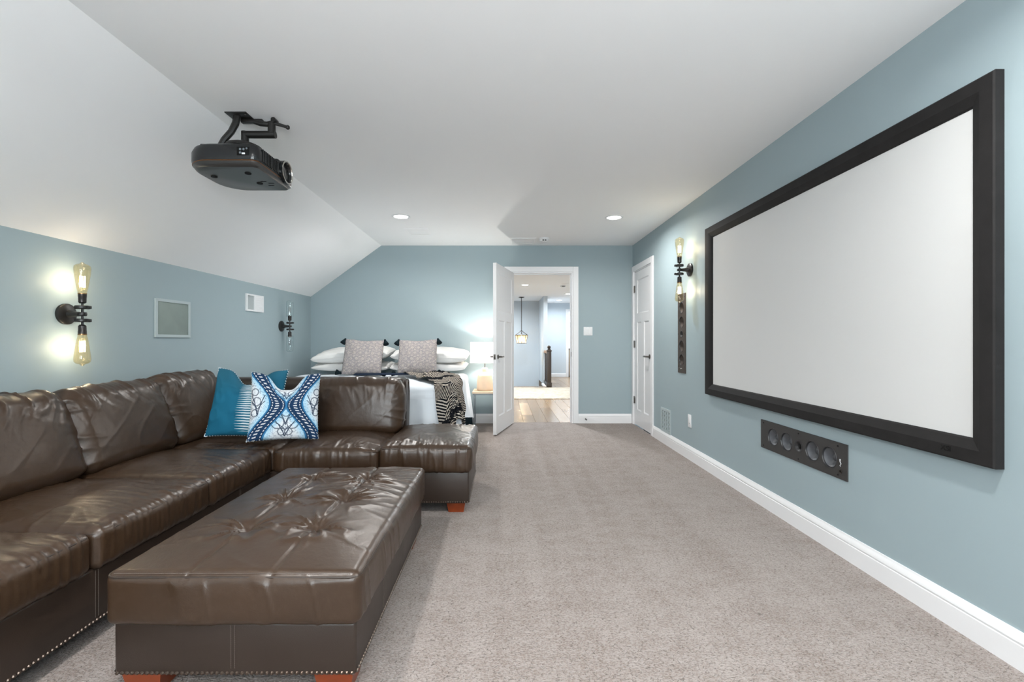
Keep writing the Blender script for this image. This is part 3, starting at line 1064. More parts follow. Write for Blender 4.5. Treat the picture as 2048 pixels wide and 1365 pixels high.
def register(name, label, cx, cy, w, d, z, n=7, mat='ceiling_paint'):
    t = thing(name, label, 'vent', (cx, cy, z))
    fr = MB().frame(2, -.006, 0, w / 2, d / 2, .025)
    obj('frame', fr, mat, t, angle=None)
    for k in range(n):
        y = -d / 2 + .025 + (k + .5) * (d - .05) / n
        obj('slat', MB().box(-w / 2 + .025, w / 2 - .025, y - (d - .05) / n * .42, y + (d - .05) / n * .42, -.004, -.001), mat, t, angle=None)
    return t


register('ceiling_vent', 'white square register in the ceiling above the bed', -1.0, 5.39, .27, .33, ZC)
register('ceiling_vent', 'white register in the ceiling above the open doorway', 0.256, 5.9, .33, .33, ZC, 3)
sd = thing('smoke_detector', 'round white smoke detector on the ceiling near the doorway', 'detector', (0.516, 5.75, ZC))
obj('base', MB().lathe([(.066, 0), (.066, -.014), (.058, -.018)], 28), 'plastic_white', sd)
obj('cover', MB().lathe([(.056, -.018), (.054, -.040), (.040, -.048), (.0005, -.050)], 28, cap=False), 'plastic_white', sd)
for s in (-1, 1):
    obj('sensor_slot', MB().bbox(s * .014 - .010, s * .014 + .010, -.0565, -.053, -.040, -.028, .001), 'matte_black', sd)
sd2 = thing('hall_detector', 'small round detector on the hall ceiling', 'detector', (1.28, 9.75, HC))
obj('base', MB().lathe([(.06, 0), (.06, -.03), (.03, -.036), (.0005, -.036)], 20), 'plastic_white', sd2)
obj('sensor_slot', MB().bbox(-.03, .03, -.062, -.058, -.026, -.012, .001), 'matte_black', sd2)
hv = register('hall_vent', 'slim register in the hall ceiling past the detector', 1.37, 9.33, .30, .14, HC, 3)

# ================================================================== WALL FITTINGS
# ---- sconces (local: wall at x=0, arm along +x, z=0 at arm)
def sconce_mesh(kind):
    R = {}
    R['backplate'] = (MB().lathe([(.0005, .0), (.062, .0), (.062, .014), (.056, .018), (.040, .021), (.024, .026), (.0005, .028)], 32, 'x'), 'black_metal')
    R['arm'] = (MB().tube([(.02, 0, 0), (.055, 0, 0), (.085, 0, 0), (.112, 0, 0)], [.024, .016, .013, .012], 14).lathe([(.0005, -.011), (.020, -.011), (.022, -.006), (.022, .006), (.020, .011), (.0005, .011)], 20, 'z', (.103, 0, 0)), 'black_metal')
    for nm, z in (('upper_disc', .040), ('lower_disc', -.038)):
        R[nm] = (MB().lathe([(.0005, -.010), (.034, -.010), (.037, -.006), (.037, .006), (.034, .010), (.0005, .010)], 24, 'z', (.103, 0, z)).bbox(.125, .150, -.012, .012, z - .009, z + .009, .003), 'black_metal')
    R['stem'] = (MB().tube([(.103, 0, -.075), (.103, 0, .075)], .006, 10), 'black_metal')
    return R


def bulb_profile(kind):
    if kind == 'tube':
        return [(.0205, -.012), (.036, -.008), (.0385, 0), (.0390, .03), (.0390, .150), (.037, .168), (.028, .178), (.010, .182), (.003, .183)]
    return [(.0185, 0), (.021, .012), (.027, .04), (.033, .085), (.038, .125), (.0405, .150), (.038, .166), (.028, .176), (.012, .181), (.008, .187), (.003, .190)]


def sconce(label, loc, rz, lit, kind, glass, power=2.0):
    t = thing('wall_sconce', label, 'sconce', loc, (0, 0, rz), group='double-bulb wall sconces')
    for nm, (mb_, mt) in sconce_mesh(kind).items():
        obj(nm, mb_, mt, t)
    for s in (1, -1):
        so = MB().lathe([(.0005, .062), (.012, .063), (.019, .070), (.0195, .100), (.0205, .102), (.0205, .118), (.0005, .119)], 20, 'z', (.103, 0, 0))
        so.v = [(p[0], p[1], p[2] * s) for p in so.v]
        o = obj('socket', so, 'dark_socket', t)
        bd = MB().lathe([(.0208, .1175), (.0215, .118), (.0215, .124), (.0005, .125)], 20, 'z', (.103, 0, 0))
        bd.v = [(p[0], p[1], p[2] * s) for p in bd.v]
        obj('socket_band', bd, 'brass_socket' if lit else 'nickel', o)
        b_ = MB().lathe([(r, h + .118) for r, h in bulb_profile(kind)], 28, 'z', (.103, 0, 0), cap=False)
        b_.v = [(p[0], p[1], p[2] * s) for p in b_.v]
        bo = obj('bulb', b_, glass, t, smooth=True)
        f = MB()
        pts = []
        for k in range(13):
            a = 2 * PI * (k // 2) / 6.0
            z = (.160 if (k % 4 in (0, 3)) else .225)
            pts.append((.103 + .013 * math.cos(a), .013 * math.sin(a), z * s))
        f.tube(pts, .0013 if lit else .0011, 5)
        obj('filament', f, 'filament_emit' if lit else 'nickel', bo)
        m_ = MB().tube([(.103, 0, .12 * s), (.103, 0, .165 * s)], [.006, .003], 8)
        obj('glass_mount', m_, 'clear_glass', bo)
        if lit:
            point_light('bulb_light', t, (.103, 0, .195 * s), power, (1.0, .93, .83), .018)
    return t


sconce('lit amber double-bulb sconce on the left wall above the sofa', (XL, 2.717, 1.272), 0, True, 'st', 'amber_glass')
sconce('unlit clear double-bulb sconce on the left wall near the bed', (XL, 5.36, 1.285), 0, False, 'tube', 'clear_glass')
sconce('lit double-bulb sconce on the right wall beside the screen', (XR, 4.28, 1.778), PI, True, 'st', 'amber_glass')

# ---- square in-wall speaker on the left wall
sp = thing('square_wall_speaker', 'square grey-green in-wall speaker on the left wall', 'speaker', (XL, 3.602, 1.287))
a, h_ = .190, .147
obj('frame', MB().frame(0, 0, .012, a, h_, .022), 'painted_grille', sp, angle=None)
obj('grille', MB().bbox(0, .006, -a + .02, a - .02, -h_ + .02, h_ - .02, .002), 'grille_green', sp)

# ---- white vent on the left wall
vt = thing('wall_vent', 'small white wall vent with half-open face near the bed', 'vent', (XL, 4.78, 1.507))
a, h_ = .168, .088
obj('frame', MB().frame(0, 0, .014, a, h_, .026, .016), 'plastic_white', vt, angle=None)
obj('opening', MB().box(.0, .002, -a + .026, .0, -h_ + .014, h_ - .014), 'duct_grey', vt, angle=None)
cp = obj('cover_plate', MB().bbox(0, .011, -.012, a - .02, -h_ + .014, h_ - .014, .002), 'plastic_white', vt)
for k in range(6):
    z = -h_ + .03 + k * .0235
    obj('louver', MB().bbox(.011, .013, .004, a - .03, z - .004, z + .004, .0008, 1), 'plastic_white', cp)

# ---- return-air grille low on the right wall (painted wall colour)
rv = thing('return_grille', 'wall-coloured return air grille low on the right wall', 'vent', (XR, 4.92, .255))
a, h_ = .145, .128
obj('frame', MB().frame(0, -.008, 0, a, h_, .02), 'painted_grille', rv, angle=None)
obj('backing', MB().box(-.0015, 0, -a + .015, a - .015, -h_ + .015, h_ - .015), 'dark_void', rv, angle=None)
for k in range(15):
    z = -h_ + .02 + (k + .5) * (2 * h_ - .04) / 15
    obj('slat', MB().add([(-.008, -a + .02, z - .0015), (-.008, a - .02, z - .0015), (-.0015, a - .02, z + .004), (-.0015, -a + .02, z + .004), (-.0075, -a + .02, z - .0035), (-.0075, a - .02, z - .0035)], [(0, 1, 2, 3), (4, 5, 1, 0)]), 'painted_grille', rv, angle=None)
for k in (-1, 0, 1):
    obj('divider', MB().box(-.0085, -.002, k * .062 - .0025, k * .062 + .0025, -h_ + .02, h_ - .02), 'painted_grille', rv, angle=None)

# ---- blank/outlet plate on right wall
ol = thing('wall_outlet', 'narrow white outlet plate low on the right wall', 'outlet', (XR, 4.292, .362))
obj('plate', MB().bbox(-.006, 0, -.037, .037, -.060, .060, .003), 'plastic_white', ol)
obj('insert', MB().bbox(-.0075, -.005, -.017, .017, -.034, .034, .001), 'plastic_white', ol)
obj('jack', MB().bbox(-.0085, -.007, -.006, .006, -.030, -.018, .0008), 'duct_grey', ol)

# ---- light switch
sw = thing('light_switch', 'white double rocker light switch right of the doorway', 'light switch', (1.150, YB, 1.244))
obj('plate', MB().bbox(-.060, .060, -.006, 0, -.058, .058, .003), 'plastic_white', sw)
for x in (-.024, .024):
    obj('rocker', MB().bbox(x - .017, x + .017, -.010, -.005, -.034, .034, .002), 'plastic_white', sw)
    for z in (-.047, .047):
        obj('screw', MB().lathe([(.0005, -.0068), (.003, -.0066), (.003, -.005)], 8, 'y', (x, 0, z)), 'duct_grey', sw)

# ---- door stop on the back baseboard
dstp = thing('door_stop', 'small dark spring door stop on the back baseboard', 'door stop', (1.115, YB - .015, .06))
obj('base', MB().lathe([(.0005, 0), (.011, 0), (.011, -.006), (.006, -.008)], 14, 'y'), 'nickel', dstp)
obj('spring', MB().tube([(0, -.006, 0), (0, -.065, 0)], .006, 10), 'nickel', dstp)
obj('tip', MB().lathe([(.0005, -.078), (.008, -.076), (.008, -.064), (.0005, -.063)], 12, 'y'), 'matte_black', dstp)

# ---- in-wall line speakers; local: length along x, height z, facing -y
def line_speaker(name, label, loc, rot, baf, cone):
    t = thing(name, label, 'speaker', loc, rot)
    Lh, Hh = .388, .0935
    ctr = [-.250, -.110, .125, .261]
    bm = bmesh.new()
    def loop(pts):
        vs = [bm.verts.new((p[0], 0, p[1])) for p in pts]
        return [bm.edges.new((vs[k], vs[(k + 1) % len(vs)])) for k in range(len(vs))]
    es = loop([(-Lh, -Hh), (Lh, -Hh), (Lh, Hh), (-Lh, Hh)])
    for x, r in [(c, .056) for c in ctr] + [(.006, .030)]:
        es += loop([(x + r * math.cos(2 * PI * k / 36), r * math.sin(2 * PI * k / 36)) for k in range(36)])
    bmesh.ops.triangle_fill(bm, edges=es, use_beauty=True)
    ret = bmesh.ops.extrude_face_region(bm, geom=list(bm.faces))
    for q in ret['geom']:
        if isinstance(q, bmesh.types.BMVert): q.co.y = -.007
    bm.verts.index_update()
    bf = MB().add([q.co[:] for q in bm.verts], [[q.index for q in f.verts] for f in bm.faces]); bm.free()
    obj('baffle', bf, baf, t, angle=None)
    for x in ctr:
        w = obj('woofer', MB().lathe([(.0575, -.0065), (.0565, -.0085), (.0545, -.0085), (.0525, -.004), (.0520, .002)], 36, 'y', (x, 0, 0), cap=False), 'speaker_ring', t)
        obj('cone', MB().lathe([(.0560, .004), (.0525, .003), (.050, -.001), (.047, .002), (.018, .026), (.0005, .028)], 36, 'y', (x, 0, 0), cap=False), cone, w, smooth=True)
        obj('dust_cap', MB().lathe([(.020, .025), (.014, .019), (.006, .016), (.0003, .0155)], 24, 'y', (x, 0, 0), cap=False), cone, w, smooth=True)
    tw = obj('tweeter', MB().lathe([(.034, -.007), (.034, -.009), (.028, -.008), (.016, .004), (.0003, .005)], 28, 'y', (.006, 0, 0), cap=False), 'speaker_ring', t)
    obj('dome', MB().lathe([(.014, .004), (.012, -.001), (.006, -.004), (.0003, -.0046)], 20, 'y', (.006, 0, 0), cap=False), 'matte_black', tw, smooth=True)
    for x in (-.355, .006, .325):
        for z in (-.075, .075):
            obj('screw', MB().lathe([(.0003, -.0089), (.0045, -.0088), (.0045, -.0078)], 10, 'y', (x, 0, z)), 'matte_black', t)
    # raised maker's mark and round badge
    lg = MB().tube([(.343, -.0095, -.005), (.340, -.0095, .010), (.346, -.0095, .012), (.343, -.0095, -.002), (.350, -.0095, -.012), (.342, -.0095, -.022), (.346, -.0095, -.026)], .0014, 6)
    obj('logo', lg, 'plastic_white', t)
    bd = obj('badge', MB().lathe([(.0095, -.008), (.0095, -.0105), (.0065, -.0105), (.0065, -.0085)], 20, 'y', (.345, 0, -.052), cap=False), 'nickel', t)
    obj('badge_center', MB().lathe([(.0065, -.0085), (.0003, -.0086)], 16, 'y', (.345, 0, -.052), cap=False), 'matte_black', bd)
    return t


# facing -x: rotate local -y -> -x  (rot z = -90deg), local +x -> -y (towards the camera)
line_speaker('center_speaker', 'wide black in-wall speaker with four cones below the screen', (XR, 2.711, .489), (0, 0, -PI / 2), 'speaker_baffle', 'speaker_cone')
# vertical one: local +x must point down (logo at the bottom)
Rm = Euler((0, 0, -PI / 2)).to_matrix() @ Euler((0, PI / 2, 0)).to_matrix()
line_speaker('tower_wall_speaker', 'tall dark bronze in-wall speaker under the right wall sconce', (XR, 4.478, 1.187), Rm.to_euler(), 'speaker_bronze', 'speaker_bronze')

# ---- projection screen
scr = thing('projection_screen', 'large white projection screen in a black velvet frame', 'screen', (XR, 2.75, 1.36))
y0, y1, z0, z1 = 1.600 - 2.75, 3.900 - 2.75, .662 - 1.36, 2.064 - 1.36
fw = .092; xf_, xb = -.036, 0.0
def fbar(p):       # p: 4 (y,z) corners outer a, outer b, inner b, inner a
    oa, ob, ib, ia = p
    def lerp(a, b, t): return (a[0] + (b[0] - a[0]) * t, a[1] + (b[1] - a[1]) * t)
    prof = [(0.0, xb), (0.0, xf_ + .004), (0.06, xf_), (0.55, xf_), (0.93, xf_ + .014), (1.0, xf_ + .020), (1.0, xb)]
    vs = []
    for a, b in ((oa, ia), (ob, ib)):
        for t, x in prof:
            q = lerp(a, b, t); vs.append((x, q[0], q[1]))
    n = len(prof)
    fs = [tuple(range(n)), tuple(range(n, 2 * n))] + [(i, (i + 1) % n, n + (i + 1) % n, n + i) for i in range(n)]
    return MB().add(vs, fs)
O = [(y0, z0), (y1, z0), (y1, z1), (y0, z1)]
I = [(y0 + fw, z0 + fw), (y1 - fw * 1.2, z0 + fw), (y1 - fw * 1.2, z1 - fw), (y0 + fw, z1 - fw)]
bars = []
for k in range(4):
    bars.append(obj('frame_bar', fbar([O[k], O[(k + 1) % 4], I[(k + 1) % 4], I[k]]), 'frame_velvet', scr, angle=20))
obj('screen_surface', MB().box(-.014, -.010, y0 + fw * .9, y1 - fw, z0 + fw * .9, z1 - fw * .9), 'screen_white', scr, angle=None)
# embossed round mark with initials on the lower bar, near corner
fc = bpy.data.curves.new('logo', 'FONT')
fc.body = 'XSI'; fc.size = .030; fc.extrude = .0012; fc.align_x = 'CENTER'; fc.align_y = 'CENTER'
fc.materials.append(M['matte_black'])
tmp_ = bpy.data.objects.new('logo_text', fc); COL.objects.link(tmp_)
bpy.context.view_layer.update()
lme = bpy.data.meshes.new_from_object(tmp_.evaluated_get(bpy.context.evaluated_depsgraph_get()))
bpy.data.objects.remove(tmp_)
lg_ = bpy.data.objects.new('logo', lme); COL.objects.link(lg_); lg_.parent = bars[0]
lg_.matrix_local = Matrix(((0, 0, -1, xf_ - .0006), (-1, 0, 0, 1.775 - 2.75), (0, 1, 0, z0 + .034), (0, 0, 0, 1)))

# ================================================================== PROJECTOR AND MOUNT
pj = thing('projector', 'black ceiling-hung projector with silver-ringed lens', 'projector', (-1.515, 2.64, 2.05))
# plan outline: lens face at +x
def plan(scale, n=64, sq=0.0):
    pts = []
    hx, hy = .205 * scale, .212 * scale
    rr, rf = .15 * scale, .035 * scale
    def arc(cx_, cy__, r, a0, a1, k):
        for i in range(k + 1):
            a = a0 + (a1 - a0) * i / k
            pts.append((cx_ + r * math.cos(a), cy__ + r * math.sin(a)))
    arc(hx - rf, -hy + rf, rf, -PI / 2, 0, 6)
    arc(hx - rf, hy - rf, rf, 0, PI / 2, 6)
    arc(-hx + rr, hy - rr, rr, PI / 2, PI, 10)
    arc(-hx + rr, -hy + rr, rr, PI, 1.5 * PI, 10)
    return pts
def stack(levels):
    m_ = MB(); n = None; rows = []
    for sc_, z, sh in levels:
        p = [(x + sh, y, z) for x, y in plan(sc_)]
        rows.append(p); n = len(p)
    vs = [q for r in rows for q in r]; fs = []
    for i in range(len(rows) - 1):
        for k in range(n):
            fs.append((i * n + k, i * n + (k + 1) % n, (i + 1) * n + (k + 1) % n, (i + 1) * n + k))
    fs.append(tuple(range(n))[::-1]); fs.append(tuple((len(rows) - 1) * n + k for k in range(n)))
    return m_.add(vs, fs)
obj('body', stack([(1.0, .026, 0), (1.02, .040, 0), (1.02, .085, 0), (.97, .110, 0), (.90, .120, 0)]), 'projector_plastic', pj, angle=30)
obj('top_cover', stack([(.90, -.006, .010), (.955, .002, .006), (.985, .014, .003), (1.0, .022, 0)]), 'projector_bottom', pj, angle=30)
obj('trim_band', stack([(1.004, .0215, 0), (1.010, .024, 0), (1.004, .0265, 0)]), 'copper_trim', pj, angle=30)
obj('mount_tray', MB().bbox(-.13, .13, -.16, .16, .12, .134, .006), 'projector_plastic', pj)
# lens (towards +x), far side
ly, lz = .105, .072
lens = obj('lens_barrel', MB().lathe([(.068, .185), (.068, .216), (.062, .220), (.056, .220), (.050, .210), (.046, .198)], 40, 'x', (0, ly, lz), cap=False), 'projector_plastic', pj)
obj('lens_ring', MB().lathe([(.062, .219), (.0665, .2215), (.0665, .225), (.060, .225), (.058, .219)], 40, 'x', (0, ly, lz), cap=False), 'silver_ring', lens)
obj('lens_glass', MB().lathe([(.047, .200), (.030, .208), (.0005, .211)], 32, 'x', (0, ly, lz), cap=False), 'lens_glass', lens, smooth=True)
obj('lens_housing', MB().bbox(.12, .206, .02, .20, .004, .128, .012), 'projector_plastic', pj)
for k in range(11):
    y = -.155 + k * .0165
    obj('vent_fin', MB().bbox(.202, .214, y, y + .007, .034, .104, .0015, 1), 'projector_plastic', pj)
# side panel with connectors (near side, -y)
pn = obj('connector_panel', MB().bbox(.105, .170, -.2185, -.212, .046, .092, .002), 'matte_black', pj)
for (x, z, s) in ((.124, .078, .006), (.142, .078, .006), (.124, .060, .006), (.158, .082, .005)):
    obj('socket', MB().lathe([(.0003, -.2205), (s, -.2205), (s, -.217)], 12, 'y', (x, 0, z)), 'grey_steel', pn)
obj('connector', MB().bbox(.133, .150, -.2215, -.217, .051, .060, .001), 'plastic_white', pn)
for (x, y) in ((-.12, -.05), (.08, .06), (.10, -.10)):
    obj('foot', MB().lathe([(.0003, -.010), (.016, -.010), (.018, -.004), (.018, .0)], 16, 'z', (x, y, 0)), 'matte_black', pj)
for (x, y) in ((.12, .03), (.15, .06), (.13, .10)):
    obj('recess', MB().bbox(x - .02, x + .014, y - .006, y + .006, -.0068, -.005, .0005), 'matte_black', pj)

pm = thing('projector_mount', 'black ceiling plate and jointed pipe arm holding the projector', 'bracket', (-1.507, 2.625, ZC))
obj('ceiling_plate', MB().bbox(-.061, .061, -.053, .053, -.006, 0, .002), 'black_metal', pm)
obj('swing_arm', MB().bbox(-.01, .115, .018, .045, -.028, -.006, .004).tube([(.06, .03, -.018), (.10, .03, -.030), (.14, .03, -.034), (.175, .03, -.022)], [.013, .015, .015, .013], 12), 'black_metal', pm)
obj('clamp_knob', MB().lathe([(.0003, -.020), (.014, -.020), (.014, .020), (.0003, .020)], 14, 'y', (.182, .03, -.014)).tube([(.175, .03, -.026), (.22, .04, -.036), (.245, .045, -.042)], [.011, .009, .009], 10).sphere((.250, .046, -.044), .013), 'black_metal', pm)
zt = -.030
obj('drop_pipe', MB().tube([(.165, .03, -.028), (.165, .03, -.092)], .021, 16), 'black_metal', pm)
obj('cross_pipe', MB().tube([(.186, .03, -.094), (.145, .03, -.094), (.0, .03, -.094)], .021, 16), 'black_metal', pm)
obj('lower_pipe', MB().tube([(.010, .03, -.078), (.010, .03, -.150)], .021, 16), 'black_metal', pm)
obj('mount_disc', MB().lathe([(.0003, -.1515), (.03, -.150), (.070, -.158), (.095, -.170), (.098, -.186), (.0003, -.186)], 28, 'z', (.010, .02, 0)), 'black_metal', pm)
obj('cable_cover', MB().tube([(-.015, -.005, -.004), (-.022, -.01, -.05), (-.040, -.02, -.10), (-.075, -.03, -.150), (-.095, -.035, -.190)], [.020, .019, .018, .017, .016], 10), 'black_metal', pm)
for (x, y) in ((-.045, .03), (.045, -.03)):
    obj('screw', MB().lathe([(.0003, -.0085), (.005, -.008), (.006, -.006)], 10, 'z', (x, y, 0)), 'nickel', pm)

# ================================================================== OTTOMAN
def nail_row(pts_list, r=.0062, pitch=.0152):
    m_ = MB()
    for p0, p1, nrm in pts_list:
        p0, p1, nrm = Vector(p0), Vector(p1), Vector(nrm)
        L_ = (p1 - p0).length; n = max(2, int(L_ / pitch)); d = (p1 - p0) / n
        a = d.normalized(); c = nrm.cross(a)
        for i in range(n + 1):
            o = p0 + d * i
            vs = []
            for k in range(6):
                q = 2 * PI * k / 6
                vs.append(o + (a * math.cos(q) + c * math.sin(q)) * r)
            for k in range(6):
                q = 2 * PI * k / 6
                vs.append(o + (a * math.cos(q) + c * math.sin(q)) * r * .62 + nrm * r * .62)
            vs.append(o + nrm * r * .85)
            fs = [(k, (k + 1) % 6, 6 + (k + 1) % 6, 6 + k) for k in range(6)] + [(6 + k, 6 + (k + 1) % 6, 12) for k in range(6)]
            m_.add(vs, fs)
    return m_


def stitch_line(pts, gap=.006, ln=.0045, r=.0009, off=None):
    """run of thread stitches along a polyline"""
    m_ = MB()
    for a, b in zip(pts[:-1], pts[1:]):
        a, b = Vector(a), Vector(b); L_ = (b - a).length; n = int(L_ / gap)
        d = (b - a).normalized()
        for i in range(n):
            p = a + d * (i + .2) * gap
            m_.tube([p, p + d * ln], r, 4)
    return m_


def base_block(x0, x1, y0, y1, z0, z1, r=.012):
    return MB().bbox(x0, x1, y0, y1, z0, z1, r, 3)


def block_foot(x, y, h=.075, w=.06):
    m_ = MB(); t = w * .78
    vs = [(x - t, y - t, 0), (x + t, y - t, 0), (x + t, y + t, 0), (x - t, y + t, 0), (x - w, y - w, h), (x + w, y - w, h), (x + w, y + w, h), (x - w, y + w, h)]
    return m_.add(vs, [(0, 3, 2, 1), (4, 5, 6, 7), (0, 1, 5, 4), (1, 2, 6, 5), (2, 3, 7, 6), (3, 0, 4, 7)])


plain('foot_wood', (0.20, 0.036, 0.009), 0.3, spec=0.5, var=0.25, vscale=30)

OX0, OX1, OY0, OY1 = -1.226, -.438, 1.398, 2.585
ot = thing('leather_ottoman', 'large tufted brown leather ottoman in front of the sofa', 'ottoman', ((OX0 + OX1) / 2, (OY0 + OY1) / 2, 0))
ow, od = OX1 - OX0, OY1 - OY0
tufts = [(sx_, y) for sx_ in (-.130, .132) for y in (-.272, .028, .342)]
def wr_ott(P, u, v, w, N, s):
    x, y, z = P[:, 0], P[:, 1], P[:, 2]
    top = np.clip(N[:, 2], 0, 1); side = 1 - top
    h = np.zeros_like(x)
    for tx, ty in tufts:
        dx_, dy_ = x - tx, y - ty
        r_ = np.sqrt(dx_ ** 2 + dy_ ** 2) + 1e-6
        th = np.arctan2(dy_, dx_)
        h += -.024 * np.exp(-(r_ / .042) ** 2)
        fold = ridge(th * 2.3 + tx * 9 + ty * 5, r_ * 3.0 + ty * 7) ** 3
        h += .013 * fold * np.exp(-((r_ - .06) / .085) ** 2) * np.clip(r_ / .03, 0, 1)
        h += .0035 * (np.sin(th * 11 + ty * 9 + tx * 4) * .5) * np.exp(-(r_ / .10) ** 2) * np.clip(r_ / .02, 0, 1)
    for tx in (-.130, .132):
        wob = .012 * vn(y * 3 + tx * 9, y * 0)
        h += -.011 * np.exp(-((x - tx - wob) / .0065) ** 2) * np.clip(.55 + (y + .35) * 1.2, .35, 1)
    # long cross wrinkles on the far half, right side
    yy = y + .06 * vn(x * 5, y * 5)
    k1 = ridge(yy * 15, x * 2.2) ** 3
    h += .0075 * k1 * np.clip((y + .10) / .35, 0, 1) * np.clip((x + .15) / .3, 0.12, 1)
    k2 = ridge(yy * 7 + x * 4, x * 2.5 - y, 3.0) ** 4
    h += .0016 * k2
    k5 = ridge(yy * 30 + x * 3, x * 3.0 + y) ** 2
    h += .0030 * k5 * np.clip((y + .15) / .4, 0.05, 1) * np.clip((x + .05) / .25, 0.1, 1)
    fr = side * (.0035 * ridge(x * 16 + y * 16 + z * 3, z * 5) ** 3 + .003 * vn(x * 9, y * 9, z * 9))
    return top * h + fr
oc = link('top_cushion', cushion('top_cushion', ow, od, .168, .030, 'leather', .006, .022, 0, .012, wr_ott), ot, (0, 0, .232))
obj('base_panel', base_block(-ow / 2 + .018, ow / 2 - .018, -od / 2 + .020, od / 2 - .02, .072, .240, .012), 'leather_panel', ot)
bx, by = ow / 2 - .018, od / 2 - .02
o = obj('nailhead_trim', nail_row([((-bx + .012, -by, .082), (bx - .012, -by, .082), (0, -1, 0)), ((bx, -by + .012, .082), (bx, by - .012, .082), (1, 0, 0)), ((-bx, -by + .012, .082), (-bx, by - .012, .082), (-1, 0, 0))]), 'nail_bronze', ot, smooth=True)
o['kind'] = 'stuff'
st_ = stitch_line([(-ow / 2 + .03, -od / 2 + .008, .3975), (ow / 2 - .03, -od / 2 + .008, .3975)])
for q in (-.006, .006):
    st_.add(*(lambda m__: (m__.v, m__.f))(stitch_line([(-.005 + q, -by - .0008, .235), (-.005 + q, -by - .0008, .095)])))
    st_.add(*(lambda m__: (m__.v, m__.f))(stitch_line([(bx + .0008, -.25 + q, .235), (bx + .0008, -.25 + q, .095)])))
o = obj('stitching', st_, 'stitch_thread', ot, angle=None); o['kind'] = 'stuff'
wl = MB()
rz = .030
def welt_rect(hx, hy, z, rc=.03):
    pts = []
    for cx_, cy__, a0 in ((hx - rc, -hy + rc, -PI / 2), (hx - rc, hy - rc, 0), (-hx + rc, hy - rc, PI / 2), (-hx + rc, -hy + rc, PI)):
        for k in range(6):
            a = a0 + PI / 2 * k / 5
            pts.append((cx_ + rc * math.cos(a), cy__ + rc * math.sin(a), z))
    return pts
wl.tube(welt_rect(ow / 2 - .004, od / 2 - .004, .232 + .168 - .0135), .0038, 6, closed=True)
obj('welt', wl, 'leather_panel', oc, loc=(0, 0, -.232), smooth=True)
for sx_ in (-1, 1):
    for sy_ in (-1, 1):
        obj('foot', block_foot(sx_ * (bx - .075), sy_ * (by - .075), .075, .062), 'foot_wood', ot, angle=None)['label'] = 'red-brown wooden block foot'

# ================================================================== SECTIONAL SOFA
sf = thing('sectional_sofa', 'L-shaped brown leather sectional sofa along the left wall', 'sofa', (-1.5, 2.9, 0))
R0 = Vector((-1.5, 2.9, 0))
def L3(x, y, z=0): return (x - R0.x, y - R0.y, z - R0.z)
SY0 = 0.55                               # near end of the left run, outside the picture
def rel(mb_): mb_.v = [(p[0] - R0.x, p[1] - R0.y, p[2]) for p in mb_.v]; return mb_
ZB, ZS = .272, .145                      # base top, seat cushion height
obj('base', rel(base_block(-2.57, -1.505, SY0, 3.76, .068, .275, .012)), 'leather_panel', sf)
obj('base', rel(base_block(-1.52, -.795, 2.935, 3.76, .068, .275, .012)), 'leather_panel', sf)
obj('bumper_base', rel(base_block(-.79, -.218, 2.93, 3.66, .068, .275, .012)), 'leather_panel', sf)
# seats
def seat(x0, x1, y0, y1, along, seed, z0=.268, h=.148, crown=.042, r=.032):
    me = cushion('seat_cushion', x1 - x0, y1 - y0, h, r, 'leather', .0076, crown, 0, .010, wr_seat(along), seed)
    o = link('seat_cushion', me, sf, L3((x0 + x1) / 2, (y0 + y1) / 2, z0))
    w_ = MB().tube(welt_rect((x1 - x0) / 2 - .003, (y1 - y0) / 2 - .003, h - .014), .0032, 6, closed=True)
    obj('welt', w_, 'leather_panel', o, smooth=True)
    return o
seat(-2.20, -1.488, SY0 + .005, 1.02, 1, 3.1)
seat(-2.20, -1.492, 1.025, 1.664, 1, 5.7)
seat(-2.20, -1.480, 1.672, 2.313, 1, 9.3)
seat(-2.20, -1.480, 2.316, 2.930, 1, 14.2)
seat(-2.20, -1.468, 2.938, 3.52, 0, 21.9, crown=.020)
seat(-1.462, -.795, 2.905, 3.52, 0, 27.4)
seat(-.786, -.200, 2.900, 3.66, 0, 33.8, h=.172, crown=.040, r=.036)
# frames behind the back cushions
def rounded_back(x0, x1, y0, y1, z0, z1, seed):
    me = cushion('backrest', x1 - x0, y1 - y0, z1 - z0, .045, 'leather_panel', .02, .006, 0, .006, lambda P, u, v, w, N, s: .004 * vn(P[:, 0] * 5 + s, P[:, 1] * 5, P[:, 2] * 5), seed)
    return link('backrest', me, sf, L3((x0 + x1) / 2, (y0 + y1) / 2, z0))
rounded_back(-2.575, -2.415, SY0, 3.76, .20, .785, 2.0)
bk = rounded_back(-2.575, -.772, 3.585, 3.765, .20, .818, 6.0)
ew = [(-.776, 3.60, .26), (-.770, 3.60, .70), (-.770, 3.615, .785), (-.770, 3.65, .806), (-.770, 3.70, .806), (-.770, 3.74, .785), (-.770, 3.752, .70), (-.776, 3.752, .26)]
obj('welt', MB().tube([(p[0] - (-2.575 - .772) / 2, p[1] - 3.675, p[2] - .20) for p in ew], .005, 6), 'leather_panel', bk, smooth=True)

